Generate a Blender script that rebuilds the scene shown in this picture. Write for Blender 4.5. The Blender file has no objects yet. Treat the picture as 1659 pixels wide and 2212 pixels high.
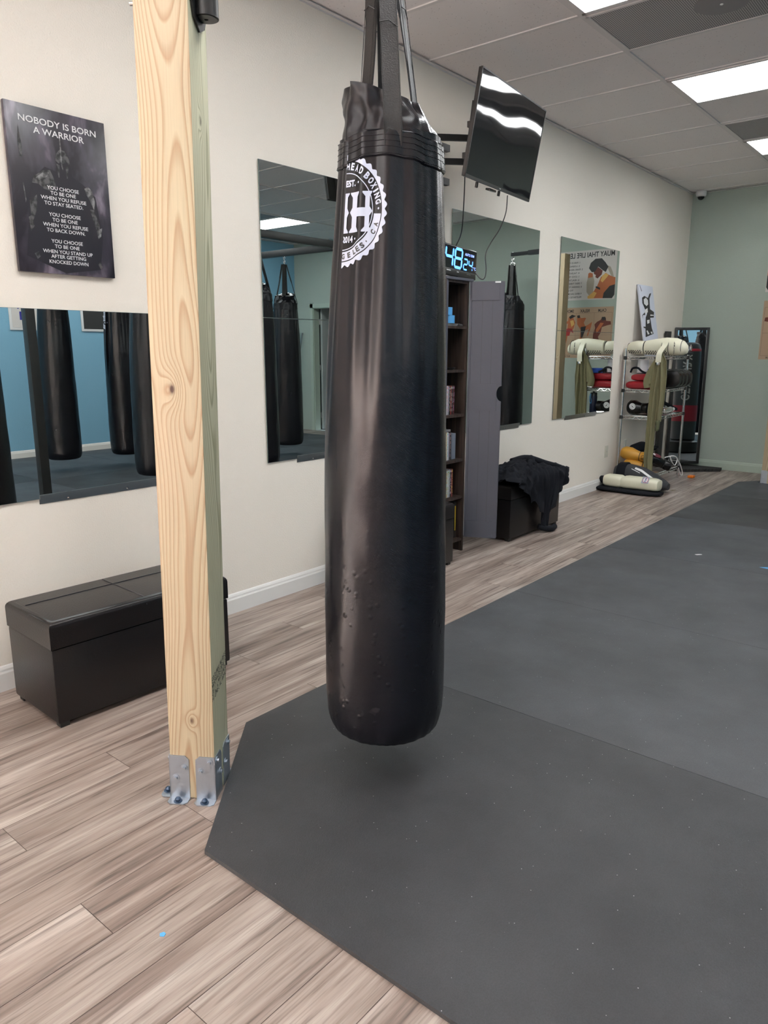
import bpy, bmesh, math, random
from mathutils import Vector, Matrix, noise
random.seed(7)
PI = math.pi
S = bpy.context.scene
COL = S.collection

# ------------------------------------------------------------------ camera
YAW, PITCH, ROLL, FPX = -0.691424, 0.217547, 0.0012297, 1587.8
fw = Vector((math.sin(YAW)*math.cos(PITCH), math.cos(YAW)*math.cos(PITCH), -math.sin(PITCH)))
rt = Vector((math.cos(YAW), -math.sin(YAW), 0)); up = rt.cross(fw)
r2 = rt*math.cos(ROLL)+up*math.sin(ROLL); u2 = -rt*math.sin(ROLL)+up*math.cos(ROLL)
cd = bpy.data.cameras.new('camera'); cam = bpy.data.objects.new('camera', cd); COL.objects.link(cam)
cd.sensor_fit = 'HORIZONTAL'; cd.sensor_width = 36.0; cd.lens = FPX/1659*36.0; cd.clip_start = .05
CAMP = Vector((2.944, 0, 1.351))
M = Matrix((r2, u2, -fw)).transposed().to_4x4(); M.translation = CAMP
cam.matrix_world = M; S.camera = cam

# ------------------------------------------------------------------ light, exposure
S.view_settings.view_transform = 'Standard'; S.view_settings.look = 'None'
S.view_settings.exposure = 0.28; S.view_settings.gamma = 1.0; S.view_settings.use_curve_mapping = False
S.cycles.use_denoising = True
S.cycles.max_bounces = 10; S.cycles.diffuse_bounces = 5; S.cycles.glossy_bounces = 5
S.cycles.sample_clamp_indirect = 6
LIGHT_E = 11.5
w = bpy.data.worlds.new('world'); S.world = w; w.use_nodes = True
w.node_tree.nodes['Background'].inputs[0].default_value = (.80, .87, 1, 1)
w.node_tree.nodes['Background'].inputs[1].default_value = 1.5
wl = bpy.data.lights.new('window_daylight', 'AREA'); wl.shape = 'RECTANGLE'; wl.size = 1.4; wl.size_y = 2.15
wl.energy = 50; wl.color = (1.0, .93, .90)
wo = bpy.data.objects.new('window_daylight', wl); COL.objects.link(wo)
wo.location = (.95, -3.55, 1.35); wo.rotation_euler = (PI/2, 0, 0)   # faces +y into the room

sl = bpy.data.lights.new('sun', 'SUN'); sl.energy = 560; sl.angle = .02; sl.color = (1.0, .92, .93)
so = bpy.data.objects.new('sun', sl); COL.objects.link(so); so.location = (2, -8, 8); so.rotation_euler = Vector((.25, -.60, .76)).to_track_quat('Z', 'Y').to_euler()

CE, YB, XR, YF = 3.054, 8.965, 6.45, -3.2

# ------------------------------------------------------------------ materials
def srgb(r, g, b):
    f = lambda c: (c/255/12.92) if c/255 <= .04045 else ((c/255+.055)/1.055)**2.4
    return (f(r), f(g), f(b), 1)
def mat(name, col, rough=.5, metal=0, bump=None, coat=0, spec=.5, emit=None, estr=0):
    m = bpy.data.materials.new(name); m.use_nodes = True; nt = m.node_tree; b = nt.nodes['Principled BSDF']
    b.inputs['Base Color'].default_value = col; b.inputs['Roughness'].default_value = rough
    b.inputs['Metallic'].default_value = metal; b.inputs['Coat Weight'].default_value = coat
    b.inputs['Specular IOR Level'].default_value = spec
    if emit: b.inputs['Emission Color'].default_value = emit; b.inputs['Emission Strength'].default_value = estr
    if bump:   # (scale, distance, detail)
        tc = nt.nodes.new('ShaderNodeTexCoord'); n = nt.nodes.new('ShaderNodeTexNoise'); bp = nt.nodes.new('ShaderNodeBump')
        n.inputs['Scale'].default_value = bump[0]; n.inputs['Detail'].default_value = bump[2]
        bp.inputs['Distance'].default_value = bump[1]; bp.inputs['Strength'].default_value = 1
        nt.links.new(tc.outputs['Object'], n.inputs['Vector']); nt.links.new(n.outputs['Fac'], bp.inputs['Height'])
        nt.links.new(bp.outputs['Normal'], b.inputs['Normal'])
    return m
class NT:
    def __init__(s, m): s.t = m.node_tree; s.b = s.t.nodes['Principled BSDF']
    def n(s, kind, **kw):
        nd = s.t.nodes.new('ShaderNode'+kind)
        for k, v in kw.items():
            if k.startswith('i_'): nd.inputs[k[2:].replace('_', ' ')].default_value = v
            else: setattr(nd, k, v)
        return nd
    def l(s, a, b): s.t.links.new(a, b)
    def math(s, op, a, b=None, c=None):
        nd = s.n('Math', operation=op)
        for i, v in enumerate((a, b, c)):
            if v is None: continue
            if isinstance(v, (int, float)): nd.inputs[i].default_value = v
            else: s.l(v, nd.inputs[i])
        return nd.outputs[0]
    def ramp(s, fac, stops, interp='LINEAR'):
        nd = s.n('ValToRGB'); nd.color_ramp.interpolation = interp; e = nd.color_ramp.elements
        while len(e) < len(stops): e.new(.5)
        for i, (p, c) in enumerate(stops): e[i].position = p; e[i].color = c
        s.l(fac, nd.inputs[0]); return nd.outputs[0]
    def mix(s, fac, a, b, blend='MIX'):
        nd = s.n('Mix', data_type='RGBA', blend_type=blend)
        for sock, v in ((nd.inputs[0], fac), (nd.inputs[6], a), (nd.inputs[7], b)):
            if isinstance(v, (int, float, tuple)): sock.default_value = v
            else: s.l(v, sock)
        return nd.outputs[2]
def g(v): return (v, v, v, 1)

m_wall = mat('painted_wall_warm_white', srgb(238, 230, 218), .75, bump=(150, .0016, 3))
m_green = mat('painted_wall_sage', srgb(166, 178, 168), .75, bump=(95, .0015, 3))
m_blue = mat('painted_wall_blue', srgb(122, 170, 195), .75, bump=(95, .0015, 3))
m_base = mat('baseboard_white', srgb(226, 224, 220), .4)
m_baseg = mat('baseboard_sage', srgb(172, 186, 172), .4)
m_black = mat('black_painted_steel', g(.012), .42)
m_steel = mat('chrome', g(.75), .16, 1)
m_rail = mat('brushed_aluminium', g(.42), .33, 1)
m_zinc = mat('galvanised_steel', (.46, .51, .57, 1), .40, .9, bump=(60, .001, 4))
m_bolt = mat('dark_blue_anchor_head', (.05, .08, .13, 1), .35, .6)
m_mirror = mat('mirror_glass', (.80, .85, .83, 1), .0, 1)
m_medge = mat('mirror_edge', (.16, .2, .19, 1), .2, .3)
m_plastic = mat('black_plastic', g(.015), .38)
m_white = mat('white_plastic', g(.75), .35)
m_dark = mat('dark_void', g(.02), .8)
m_text = mat('white_print', g(.72), .5)
m_inkb = mat('black_print', g(.025), .6)

# vinyl: bag skin
def vinyl(name, col, rough, weave=True, dents=True):
    m = mat(name, col, rough, spec=.34); N = NT(m); tc = N.n('TexCoord'); h = None
    n1 = N.n('TexNoise', i_Scale=26.0, i_Detail=4.0); N.l(tc.outputs['Object'], n1.inputs['Vector'])
    h = N.math('MULTIPLY', n1.outputs['Fac'], .22)
    if dents:
        v = N.n('TexVoronoi', i_Scale=34.0); N.l(tc.outputs['Object'], v.inputs['Vector'])
        sp = N.n('SeparateXYZ'); N.l(tc.outputs['Object'], sp.inputs[0])
        low = N.math('SUBTRACT', 1, N.math('SMOOTH_MIN', 1, N.math('MAXIMUM', N.math('MULTIPLY', N.math('SUBTRACT', sp.outputs[2], .55), 2.2), 0), .2))
        d = N.math('MULTIPLY', N.math('MAXIMUM', N.math('SUBTRACT', .30, v.outputs['Distance']), 0), 1.5)
        n2 = N.n('TexNoise', i_Scale=9.0); N.l(tc.outputs['Object'], n2.inputs['Vector'])
        d = N.math('MULTIPLY', d, N.math('GREATER_THAN', n2.outputs['Fac'], .44))
        h = N.math('ADD', h, N.math('MULTIPLY', d, N.math('MAXIMUM', low, 0)))
    if weave:
        mp = N.n('Mapping'); mp.inputs['Rotation'].default_value = (0, .8, .5); N.l(tc.outputs['Object'], mp.inputs[0])
        wv = N.n('TexWave', i_Scale=150.0); N.l(mp.outputs[0], wv.inputs['Vector'])
        h = N.math('ADD', h, N.math('MULTIPLY', wv.outputs['Fac'], .05))
    bp = N.n('Bump', i_Distance=.005, i_Strength=.8); N.l(h, bp.inputs['Height']); N.l(bp.outputs[0], N.b.inputs['Normal'])
    n3 = N.n('TexNoise', i_Scale=7.0, i_Detail=8.0); N.l(tc.outputs['Object'], n3.inputs['Vector'])
    sc = N.ramp(n3.outputs['Fac'], [(.66, g(0)), (.82, g(.07))]); N.l(N.mix(sc, col, (.3, .3, .32, 1)), N.b.inputs['Base Color'])
    return m
m_vinyl = vinyl('black_bag_vinyl', (.0050, .0050, .0076, 1), .235)
m_strap = mat('black_strap_webbing', g(.006), .5, bump=(300, .001, 2))
m_logo = mat('pale_grey_logo_print', srgb(196, 202, 220), .5)
m_leather = mat('black_brown_leatherette', (.0075, .0062, .0065, 1), .30, spec=.4, bump=(160, .0006, 3))
m_cloth = mat('black_cloth', (.010, .011, .015, 1), .95, spec=.2, bump=(60, .002, 3))
m_olive = mat('olive_cloth', srgb(124, 120, 92), .95, spec=.2, bump=(50, .002, 3))
m_cream = mat('cream_leather', srgb(222, 219, 196), .42)
m_red = mat('red_leather', srgb(150, 24, 36), .45)
m_yellow = mat('yellow_leather', srgb(214, 158, 62), .42)
m_maroon = mat('maroon_print', srgb(96, 22, 42), .5)
m_padblk = mat('black_leather', g(.006), .27, spec=.35)
m_padgrey = mat('charcoal_fabric', (.035, .037, .042, 1), .8)
m_bluetape = mat('blue_masking_tape', srgb(44, 92, 200), .6)
m_ltape = mat('light_blue_tape', srgb(90, 170, 228), .55)
m_orange = mat('orange_plastic', srgb(236, 128, 30), .4)
m_doorgrey = mat('grey_cabinet_paint', srgb(72, 74, 84), .55, bump=(20, .0015, 3))
m_grain = mat('dark_brown_wood', (.022, .013, .010, 1), .6)
N = NT(m_grain); tc = N.n('TexCoord'); mp = N.n('Mapping'); mp.inputs['Scale'].default_value = (60, 60, 3); N.l(tc.outputs['Object'], mp.inputs[0])
n1 = N.n('TexNoise', i_Scale=1.0, i_Detail=5.0); N.l(mp.outputs[0], n1.inputs['Vector'])
N.l(N.ramp(n1.outputs['Fac'], [(.35, (.014, .008, .006, 1)), (.7, (.06, .038, .028, 1))]), N.b.inputs['Base Color'])

# vinyl plank floor (each plank is a face with its own random value)
m_floor = mat('grey_brown_vinyl_plank', g(.3), .42); N = NT(m_floor)
uv = N.n('UVMap'); at = N.n('Attribute', attribute_name='plank'); sp = N.n('SeparateColor'); N.l(at.outputs['Color'], sp.inputs[0])
cb = N.n('CombineXYZ'); N.l(N.math('MULTIPLY', sp.outputs[0], 37), cb.inputs[0]); N.l(N.math('MULTIPLY', sp.outputs[1], 53), cb.inputs[1]); N.l(N.math('MULTIPLY', sp.outputs[2], 11), cb.inputs[2])
va = N.n('VectorMath', operation='ADD'); N.l(uv.outputs[0], va.inputs[0]); N.l(cb.outputs[0], va.inputs[1])
def stretch(sx, sy, det, dist=0, scale=1.0):
    mp = N.n('Mapping'); mp.inputs['Scale'].default_value = (sx, sy, 1); N.l(va.outputs[0], mp.inputs[0])
    nn = N.n('TexNoise', i_Scale=scale, i_Detail=det, i_Distortion=dist); N.l(mp.outputs[0], nn.inputs['Vector']); return nn.outputs['Fac']
a1 = stretch(13, 1.1, 4, .6); a2 = stretch(70, 3.2, 5, .35); a3 = stretch(240, 7, 3); a4 = stretch(5, .55, 2)
f = N.math('ADD', N.math('MULTIPLY', a1, .5), N.math('MULTIPLY', a2, .32)); f = N.math('ADD', f, N.math('MULTIPLY', a4, .18))
c = N.ramp(f, [(.32, srgb(88, 75, 68)), (.44, srgb(132, 117, 108)), (.54, srgb(161, 147, 138)), (.67, srgb(192, 182, 173))])
lines = N.ramp(a3, [(.36, g(.62)), (.5, g(1))]); c = N.mix(.52, c, lines, 'MULTIPLY')
dk = N.ramp(a2, [(.32, g(.45)), (.41, g(1))]); c = N.mix(.6, c, dk, 'MULTIPLY')
br = N.math('ADD', .90, N.math('MULTIPLY', sp.outputs[1], .20)); cc = N.n('CombineColor')
for i in range(3): N.l(br, cc.inputs[i])
c = N.mix(1.0, c, cc.outputs[0], 'MULTIPLY'); N.l(c, N.b.inputs['Base Color'])
bp = N.n('Bump', i_Distance=.0008, i_Strength=.6); N.l(a3, bp.inputs['Height']); N.l(bp.outputs[0], N.b.inputs['Normal'])
m_seam = mat('floor_seam', srgb(80, 68, 62), .7)

# rubber mat
def rubber(name, col):
    m = mat(name, col, .62); N = NT(m); tc = N.n('TexCoord')
    n1 = N.n('TexNoise', i_Scale=2.2, i_Detail=6.0, i_Roughness=.65); N.l(tc.outputs['Object'], n1.inputs['Vector'])
    n2 = N.n('TexNoise', i_Scale=260.0, i_Detail=3.0); N.l(tc.outputs['Object'], n2.inputs['Vector'])
    base = N.mix(N.ramp(n1.outputs['Fac'], [(.35, g(0)), (.68, g(1))]), tuple(v*.80 for v in col[:3])+(1,), tuple(v*1.28 for v in col[:3])+(1,))
    base = N.mix(.35, base, N.ramp(n2.outputs['Fac'], [(.3, g(.3)), (.7, g(1))]), 'MULTIPLY')
    v = N.n('TexVoronoi', i_Scale=34.0); N.l(tc.outputs['Object'], v.inputs['Vector'])
    spk = N.math('LESS_THAN', v.outputs['Distance'], .045)
    sc = N.n('SeparateColor'); N.l(v.outputs['Color'], sc.inputs[0])
    spk = N.math('MULTIPLY', spk, N.math('GREATER_THAN', sc.outputs[0], .35))
    N.l(N.mix(spk, base, g(.42)), N.b.inputs['Base Color'])
    bp = N.n('Bump', i_Distance=.0012, i_Strength=.7); N.l(n2.outputs['Fac'], bp.inputs['Height']); N.l(bp.outputs[0], N.b.inputs['Normal'])
    n4 = N.n('TexNoise', i_Scale=3.0, i_Detail=5.0); N.l(tc.outputs['Object'], n4.inputs['Vector'])
    N.l(N.math('ADD', .42, N.math('MULTIPLY', n4.outputs['Fac'], .25)), N.b.inputs['Roughness'])
    return m
m_mats = [rubber('rubber_mat_%s' % n, c) for n, c in (('dark', (.037, .040, .044, 1)), ('grey', (.058, .063, .070, 1)), ('slate', (.052, .058, .066, 1)))]

# ceiling tile
m_tile = mat('acoustic_ceiling_tile', srgb(238, 232, 230), .85); N = NT(m_tile); tc = N.n('TexCoord')
v = N.n('TexVoronoi', i_Scale=70.0); N.l(tc.outputs['Object'], v.inputs['Vector']); sc = N.n('SeparateColor'); N.l(v.outputs['Color'], sc.inputs[0])
pit = N.math('MULTIPLY', N.math('LESS_THAN', v.outputs['Distance'], .2), N.math('GREATER_THAN', sc.outputs[0], .8))
N.l(N.mix(pit, srgb(238, 232, 230), srgb(196, 190, 188)), N.b.inputs['Base Color'])
n2 = N.n('TexNoise', i_Scale=60.0, i_Detail=4.0); N.l(tc.outputs['Object'], n2.inputs['Vector'])
bp = N.n('Bump', i_Distance=.002, i_Strength=.5); N.l(n2.outputs['Fac'], bp.inputs['Height']); N.l(bp.outputs[0], N.b.inputs['Normal'])
m_tee = mat('ceiling_grid_white', srgb(226, 221, 219), .5)
m_lamp = mat('light_diffuser', g(.8), .5, emit=(.97, .99, 1.0, 1), estr=LIGHT_E)
# perforated vent
m_vent = mat('perforated_vent', g(.3), .5); N = NT(m_vent); tc = N.n('TexCoord')
sp = N.n('SeparateXYZ'); N.l(tc.outputs['Object'], sp.inputs[0])
px = N.math('SUBTRACT', N.math('FRACT', N.math('MULTIPLY', sp.outputs[0], 95)), .5); py = N.math('SUBTRACT', N.math('FRACT', N.math('MULTIPLY', sp.outputs[1], 95)), .5)
d = N.math('SQRT', N.math('ADD', N.math('MULTIPLY', px, px), N.math('MULTIPLY', py, py)))
N.l(N.mix(N.math('LESS_THAN', d, .36), srgb(190, 186, 186), srgb(56, 54, 56)), N.b.inputs['Base Color'])

# timber post
m_post = mat('pressure_treated_pine', g(.5), .6); N = NT(m_post); tc = N.n('TexCoord')
sp = N.n('SeparateXYZ'); N.l(tc.outputs['Object'], sp.inputs[0]); X, Y, Z = sp.outputs
n1 = N.n('TexNoise', i_Scale=1.0, i_Detail=2.0); mp = N.n('Mapping'); mp.inputs['Scale'].default_value = (5, 5, 1.1); N.l(tc.outputs['Object'], mp.inputs[0]); N.l(mp.outputs[0], n1.inputs['Vector'])
n2 = N.n('TexNoise', i_Scale=1.0, i_Detail=1.0); mp2 = N.n('Mapping'); mp2.inputs['Scale'].default_value = (3, 3, .9); mp2.inputs['Location'].default_value = (9, 4, 2); N.l(tc.outputs['Object'], mp2.inputs[0]); N.l(mp2.outputs[0], n2.inputs['Vector'])
x0 = N.math('ADD', N.math('SUBTRACT', X, .004), N.math('MULTIPLY', N.math('SUBTRACT', n1.outputs['Fac'], .5), .075))
y0 = N.math('ADD', N.math('ADD', Y, -.045), N.math('MULTIPLY', N.math('SUBTRACT', n2.outputs['Fac'], .5), .17))
r = N.math('SQRT', N.math('ADD', N.math('MULTIPLY', x0, x0), N.math('MULTIPLY', N.math('MULTIPLY', y0, y0), .75)))
def knot(kx, ky, kz, rad, amp):
    dx = N.math('SUBTRACT', X, kx); dy = N.math('SUBTRACT', Y, ky); dz = N.math('MULTIPLY', N.math('SUBTRACT', Z, kz), .55)
    dd = N.math('ADD', N.math('ADD', N.math('MULTIPLY', dx, dx), N.math('MULTIPLY', dy, dy)), N.math('MULTIPLY', dz, dz))
    return N.math('MULTIPLY', N.math('EXPONENT', N.math('MULTIPLY', dd, -1/(rad*rad))), amp), dd
spots = []
for k in [(-.012, -.07, 1.245, .030, .022), (.004, -.07, .262, .016, .014), (.07, .0, 1.93, .018, .014)]:
    bump, dd = knot(*k); r = N.math('ADD', r, bump); spots.append((dd, (.0085 if k[2] == 1.245 else .0045)))
fr = N.math('FRACT', N.math('MULTIPLY', r, 195))
ring = N.ramp(fr, [(.0, g(0)), (.5, g(.2)), (.85, g(1)), (1.0, g(0))])
side = N.math('GREATER_THAN', X, .0693)
cA = N.mix(ring, srgb(196, 180, 150), srgb(168, 140, 110)); cB = N.mix(ring, srgb(206, 202, 172), srgb(158, 154, 122))
n3 = N.n('TexNoise', i_Scale=1.3, i_Detail=2.0); N.l(tc.outputs['Object'], n3.inputs['Vector'])
grn = N.ramp(n3.outputs['Fac'], [(.42, g(0)), (.66, g(.5))]); cA = N.mix(grn, cA, N.mix(ring, srgb(190, 182, 148), srgb(160, 138, 104)))
c = N.mix(side, cA, cB)
mp3 = N.n('Mapping'); mp3.inputs['Scale'].default_value = (300, 300, 6); N.l(tc.outputs['Object'], mp3.inputs[0])
n5 = N.n('TexNoise', i_Scale=1.0, i_Detail=3.0); N.l(mp3.outputs[0], n5.inputs['Vector']); c = N.mix(.25, c, N.ramp(n5.outputs['Fac'], [(.35, g(.6)), (.6, g(1))]), 'MULTIPLY')
for dd, rr in spots: c = N.mix(N.ramp(N.math('SQRT', dd), [(rr*.75, g(1)), (rr, g(0))]), c, srgb(66, 40, 28))
N.l(c, N.b.inputs['Base Color'])
bp = N.n('Bump', i_Distance=.0006, i_Strength=.6); N.l(ring, bp.inputs['Height']); N.l(bp.outputs[0], N.b.inputs['Normal'])

# ------------------------------------------------------------------ helpers
def ident(): return Matrix.Identity(4)
class MB:
    def __init__(s): s.v = []; s.f = []; s.mi = []; s.sm = []
    def add(s, vs, fs, mi=0, smooth=False, M=None):
        o = len(s.v); s.v += [tuple(M @ Vector(p)) if M else tuple(p) for p in vs]
        for f in fs: s.f.append([i+o for i in f]); s.mi.append(mi); s.sm.append(smooth)
        return s
    def box(s, c, sz, mi=0, M=None, bev=0, seg=2):
        bm = bmesh.new(); bmesh.ops.create_cube(bm, size=1)
        for v in bm.verts: v.co = Vector((v.co.x*sz[0], v.co.y*sz[1], v.co.z*sz[2]))
        if bev: bmesh.ops.bevel(bm, geom=bm.edges[:], offset=bev, segments=seg, profile=.6, affect='EDGES')
        for v in bm.verts: v.co += Vector(c)
        s.bm(bm, mi, bool(bev), M); return s
    def bm(s, bm, mi=0, smooth=False, M=None):
        bm.verts.index_update(); s.add([v.co.copy() for v in bm.verts], [[v.index for v in f.verts] for f in bm.faces], mi, smooth, M); bm.free(); return s
    def tube(s, pts, r, n=10, mi=0, M=None, caps=True, closed=False):
        pts = [Vector(p) for p in pts]; rs = r if isinstance(r, (list, tuple)) else [r]*len(pts); vs = []; fs = []
        a = None
        for i, p in enumerate(pts):
            if closed: t = pts[(i+1) % len(pts)]-pts[i-1]
            else: t = pts[min(i+1, len(pts)-1)]-pts[max(i-1, 0)]
            t.normalize()
            if a is None: a = t.orthogonal().normalized()
            else: a = (a-t*a.dot(t)).normalized()
            b = t.cross(a)
            for k in range(n): th = 2*PI*k/n; vs.append(p+(a*math.cos(th)+b*math.sin(th))*rs[i])
        L = len(pts)
        for i in range(L if closed else L-1):
            j = (i+1) % L
            for k in range(n): fs.append([i*n+k, i*n+(k+1) % n, j*n+(k+1) % n, j*n+k])
        if caps and not closed: fs.append(list(range(n))[::-1]); fs.append([(L-1)*n+k for k in range(n)])
        s.add(vs, fs, mi, True, M); return s
    def prism(s, poly, h, mi=0, M=None, smooth=False):      # polygon in xy, from z=0 to h
        n = len(poly); vs = [(x, y, 0) for x, y in poly]+[(x, y, h) for x, y in poly]
        fs = [list(range(n))[::-1], [n+i for i in range(n)]]+[[i, (i+1) % n, n+(i+1) % n, n+i] for i in range(n)]
        s.add(vs, fs, mi, smooth, M); return s
    def lathe(s, prof, n=32, mi=0, M=None):                  # (r, z)
        vs = []; fs = []
        for r, z in prof:
            for k in range(n): th = 2*PI*k/n; vs.append((r*math.cos(th), r*math.sin(th), z))
        for i in range(len(prof)-1):
            for k in range(n): fs.append([i*n+k, i*n+(k+1) % n, (i+1)*n+(k+1) % n, (i+1)*n+k])
        fs.append(list(range(n))[::-1]); fs.append([(len(prof)-1)*n+k for k in range(n)])
        s.add(vs, fs, mi, True, M); return s
    def grid(s, fn, nu, nv, mi=0, M=None, closed=False):
        vs = [fn(i/(nu if closed else nu-1), j/(nv-1)) for j in range(nv) for i in range(nu)]; fs = []
        for j in range(nv-1):
            for i in range(nu if closed else nu-1):
                k = (i+1) % nu; fs.append([j*nu+i, j*nu+k, (j+1)*nu+k, (j+1)*nu+i])
        s.add(vs, fs, mi, True, M); return s
    def loft(s, secs, n=20, mi=0, M=None, e=1.0):
        # secs: (centre, u vector, v vector); superellipse exponent e (1 round, <1 boxy)
        vs = []; fs = []
        for c, u, v in secs:
            c = Vector(c); u = Vector(u); v = Vector(v)
            for k in range(n):
                th = 2*PI*k/n; cx, sy = math.cos(th), math.sin(th)
                cx = math.copysign(abs(cx)**e, cx); sy = math.copysign(abs(sy)**e, sy); vs.append(c+u*cx+v*sy)
        for i in range(len(secs)-1):
            for k in range(n): fs.append([i*n+k, i*n+(k+1) % n, (i+1)*n+(k+1) % n, (i+1)*n+k])
        fs.append(list(range(n))[::-1]); fs.append([(len(secs)-1)*n+k for k in range(n)])
        s.add(vs, fs, mi, True, M); return s
    def build(s, name, mats, parent=None, sharp=40, recalc=True):
        me = bpy.data.meshes.new(name); me.from_pydata(s.v, [], s.f)
        for m in (mats if isinstance(mats, (list, tuple)) else [mats]): me.materials.append(m)
        me.polygons.foreach_set('material_index', s.mi); me.polygons.foreach_set('use_smooth', s.sm)
        if recalc:
            bm = bmesh.new(); bm.from_mesh(me); bmesh.ops.recalc_face_normals(bm, faces=bm.faces[:])
            for e in bm.edges:
                if len(e.link_faces) == 2 and e.calc_face_angle(0) > math.radians(sharp): e.smooth = False
            bm.to_mesh(me); bm.free()
        me.update(); o = bpy.data.objects.new(name, me); COL.objects.link(o)
        if parent: o.parent = parent
        return o
def tag(o, label, cat, group=None, kind=None):
    if label: o['label'] = label
    if cat: o['category'] = cat
    if group: o['group'] = group
    if kind: o['kind'] = kind
    return o
def thing(name, loc, label, cat, rz=0, group=None, M=None):
    o = bpy.data.objects.new(name, None); COL.objects.link(o); o.empty_display_size = .1
    if M: o.matrix_world = M
    else: o.location = loc; o.rotation_euler = (0, 0, rz)
    return tag(o, label, cat, group)
def struct(name, mb, m):
    o = mb.build(name, m); o['kind'] = 'structure'; return o
def dup(o, loc=None, rz=None, label=None, group=None, parent=None):
    c = o.copy(); COL.objects.link(c); c.parent = parent
    if loc is not None: c.location = loc
    if rz is not None: c.rotation_euler = (0, 0, rz)
    if label: c['label'] = label
    if group: c['group'] = group
    for ch in o.children: dup(ch, parent=c)
    return c
def frame(o, right, upv):           # matrix: local x = right, y = up, z = out
    r = Vector(right).normalized(); u = Vector(upv).normalized(); n = r.cross(u)
    m = Matrix((r, u, n)).transposed().to_4x4(); m.translation = Vector(o); return m
def interp(tab, x):
    if x <= tab[0][0]: return tab[0][1]
    for (a, b), (c, d) in zip(tab, tab[1:]):
        if x <= c: t = (x-a)/(c-a); return b+(d-b)*t
    return tab[-1][1]
def sst(a, b, x):
    t = max(0, min(1, (x-a)/(b-a))); return t*t*(3-2*t)
def spline(pts, n=8):               # Catmull-Rom through points
    P = [Vector(p) for p in pts]; P = [P[0]*2-P[1]]+P+[P[-1]*2-P[-2]]; out = []
    for i in range(1, len(P)-2):
        for k in range(n):
            t = k/n; out.append(.5*((2*P[i])+(P[i+1]-P[i-1])*t+(2*P[i-1]-5*P[i]+4*P[i+1]-P[i+2])*t*t+(3*P[i]-P[i-1]-3*P[i+1]+P[i+2])*t**3))
    out.append(P[-2]); return out
_tc = {}
def text_geo(s, bold=.0):
    key = (s, bold)
    if key not in _tc:
        cu = bpy.data.curves.new('t', 'FONT'); cu.body = s; cu.size = 1; cu.offset = bold; cu.resolution_u = 3
        o = bpy.data.objects.new('t', cu); COL.objects.link(o); bpy.context.view_layer.update()
        me = bpy.data.meshes.new_from_object(o); vs = [v.co.copy() for v in me.vertices]; fs = [list(p.vertices) for p in me.polygons]
        bpy.data.objects.remove(o); bpy.data.curves.remove(cu); bpy.data.meshes.remove(me)
        xs = [v.x for v in vs]; ys = [v.y for v in vs]; x0, x1, y0, y1 = min(xs), max(xs), min(ys), max(ys)
        _tc[key] = ([Vector(((v.x-(x0+x1)/2)/(x1-x0), (v.y-(y0+y1)/2)/(y1-y0), 0)) for v in vs], fs)
    return _tc[key]
def text(mb, s, cx, cy, w, h, M=None, mi=0, bold=.01, rot=0, z=0.0):
    vs, fs = text_geo(s, bold); R = Matrix.Rotation(rot, 4, 'Z')
    mb.add([Vector((cx, cy, z))+(R @ Vector((v.x*w, v.y*h, 0))) for v in vs], fs, mi, False, M)
def flat(mb, pts, M=None, mi=0, z=0.0): mb.add([(x, y, z) for x, y in pts], [list(range(len(pts)))], mi, False, M)
def disc(mb, cx, cy, rx, ry, M=None, mi=0, z=0.0, n=24): flat(mb, [(cx+rx*math.cos(2*PI*k/n), cy+ry*math.sin(2*PI*k/n)) for k in range(n)], M, mi, z)
def ringf(mb, cx, cy, ra, rb, a0=0, a1=2*PI, n=64, M=None, mi=0, z=0.0, ky=1):
    vs = []; fs = []
    for k in range(n+1):
        th = a0+(a1-a0)*k/n; vs += [(cx+ra*math.cos(th), cy+ra*ky*math.sin(th), z), (cx+rb*math.cos(th), cy+rb*ky*math.sin(th), z)]
    for k in range(n): fs.append([2*k, 2*k+1, 2*k+3, 2*k+2])
    mb.add(vs, fs, mi, False, M)

# ================================================================== THE SETTING
TH = .12
# floor of individual planks (pitch .1505, joints step .411, length 1.226)
PW, PL = .1505, 1.226
fl = bmesh.new(); uvl = fl.loops.layers.uv.new('UVMap'); cl = fl.verts.layers.float_color.new('plank')
gap = .0009
for k in range(0, 43):
    x0, x1 = k*PW, min((k+1)*PW, XR)
    y = (2.797-.411*(k-1)) % PL+YF//PL*PL-PL
    while y < YB:
        a, b = max(y, YF), min(y+PL, YB)
        if b > a+.01:
            vs = [fl.verts.new(p) for p in ((x0+gap, a+gap, 0), (x1-gap, a+gap, 0), (x1-gap, b-gap, 0), (x0+gap, b-gap, 0))]
            f = fl.faces.new(vs); rc = (random.random(), random.random(), random.random(), 1)
            for lp in f.loops: lp[uvl].uv = (lp.vert.co.x, lp.vert.co.y)
            for v in vs: v[cl] = rc
        y += PL
q = [fl.verts.new(p) for p in ((0, YF, -.0015), (XR, YF, -.0015), (XR, YB, -.0015), (0, YB, -.0015))]; f = fl.faces.new(q); f.material_index = 1
q = [fl.verts.new(p) for p in ((0, YF, -.1), (0, YB, -.1), (XR, YB, -.1), (XR, YF, -.1))]; fl.faces.new(q).material_index = 1
me = bpy.data.meshes.new('floor'); fl.to_mesh(me); fl.free(); me.materials.append(m_floor); me.materials.append(m_seam)
o = bpy.data.objects.new('floor', me); COL.objects.link(o); o['kind'] = 'structure'

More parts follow.
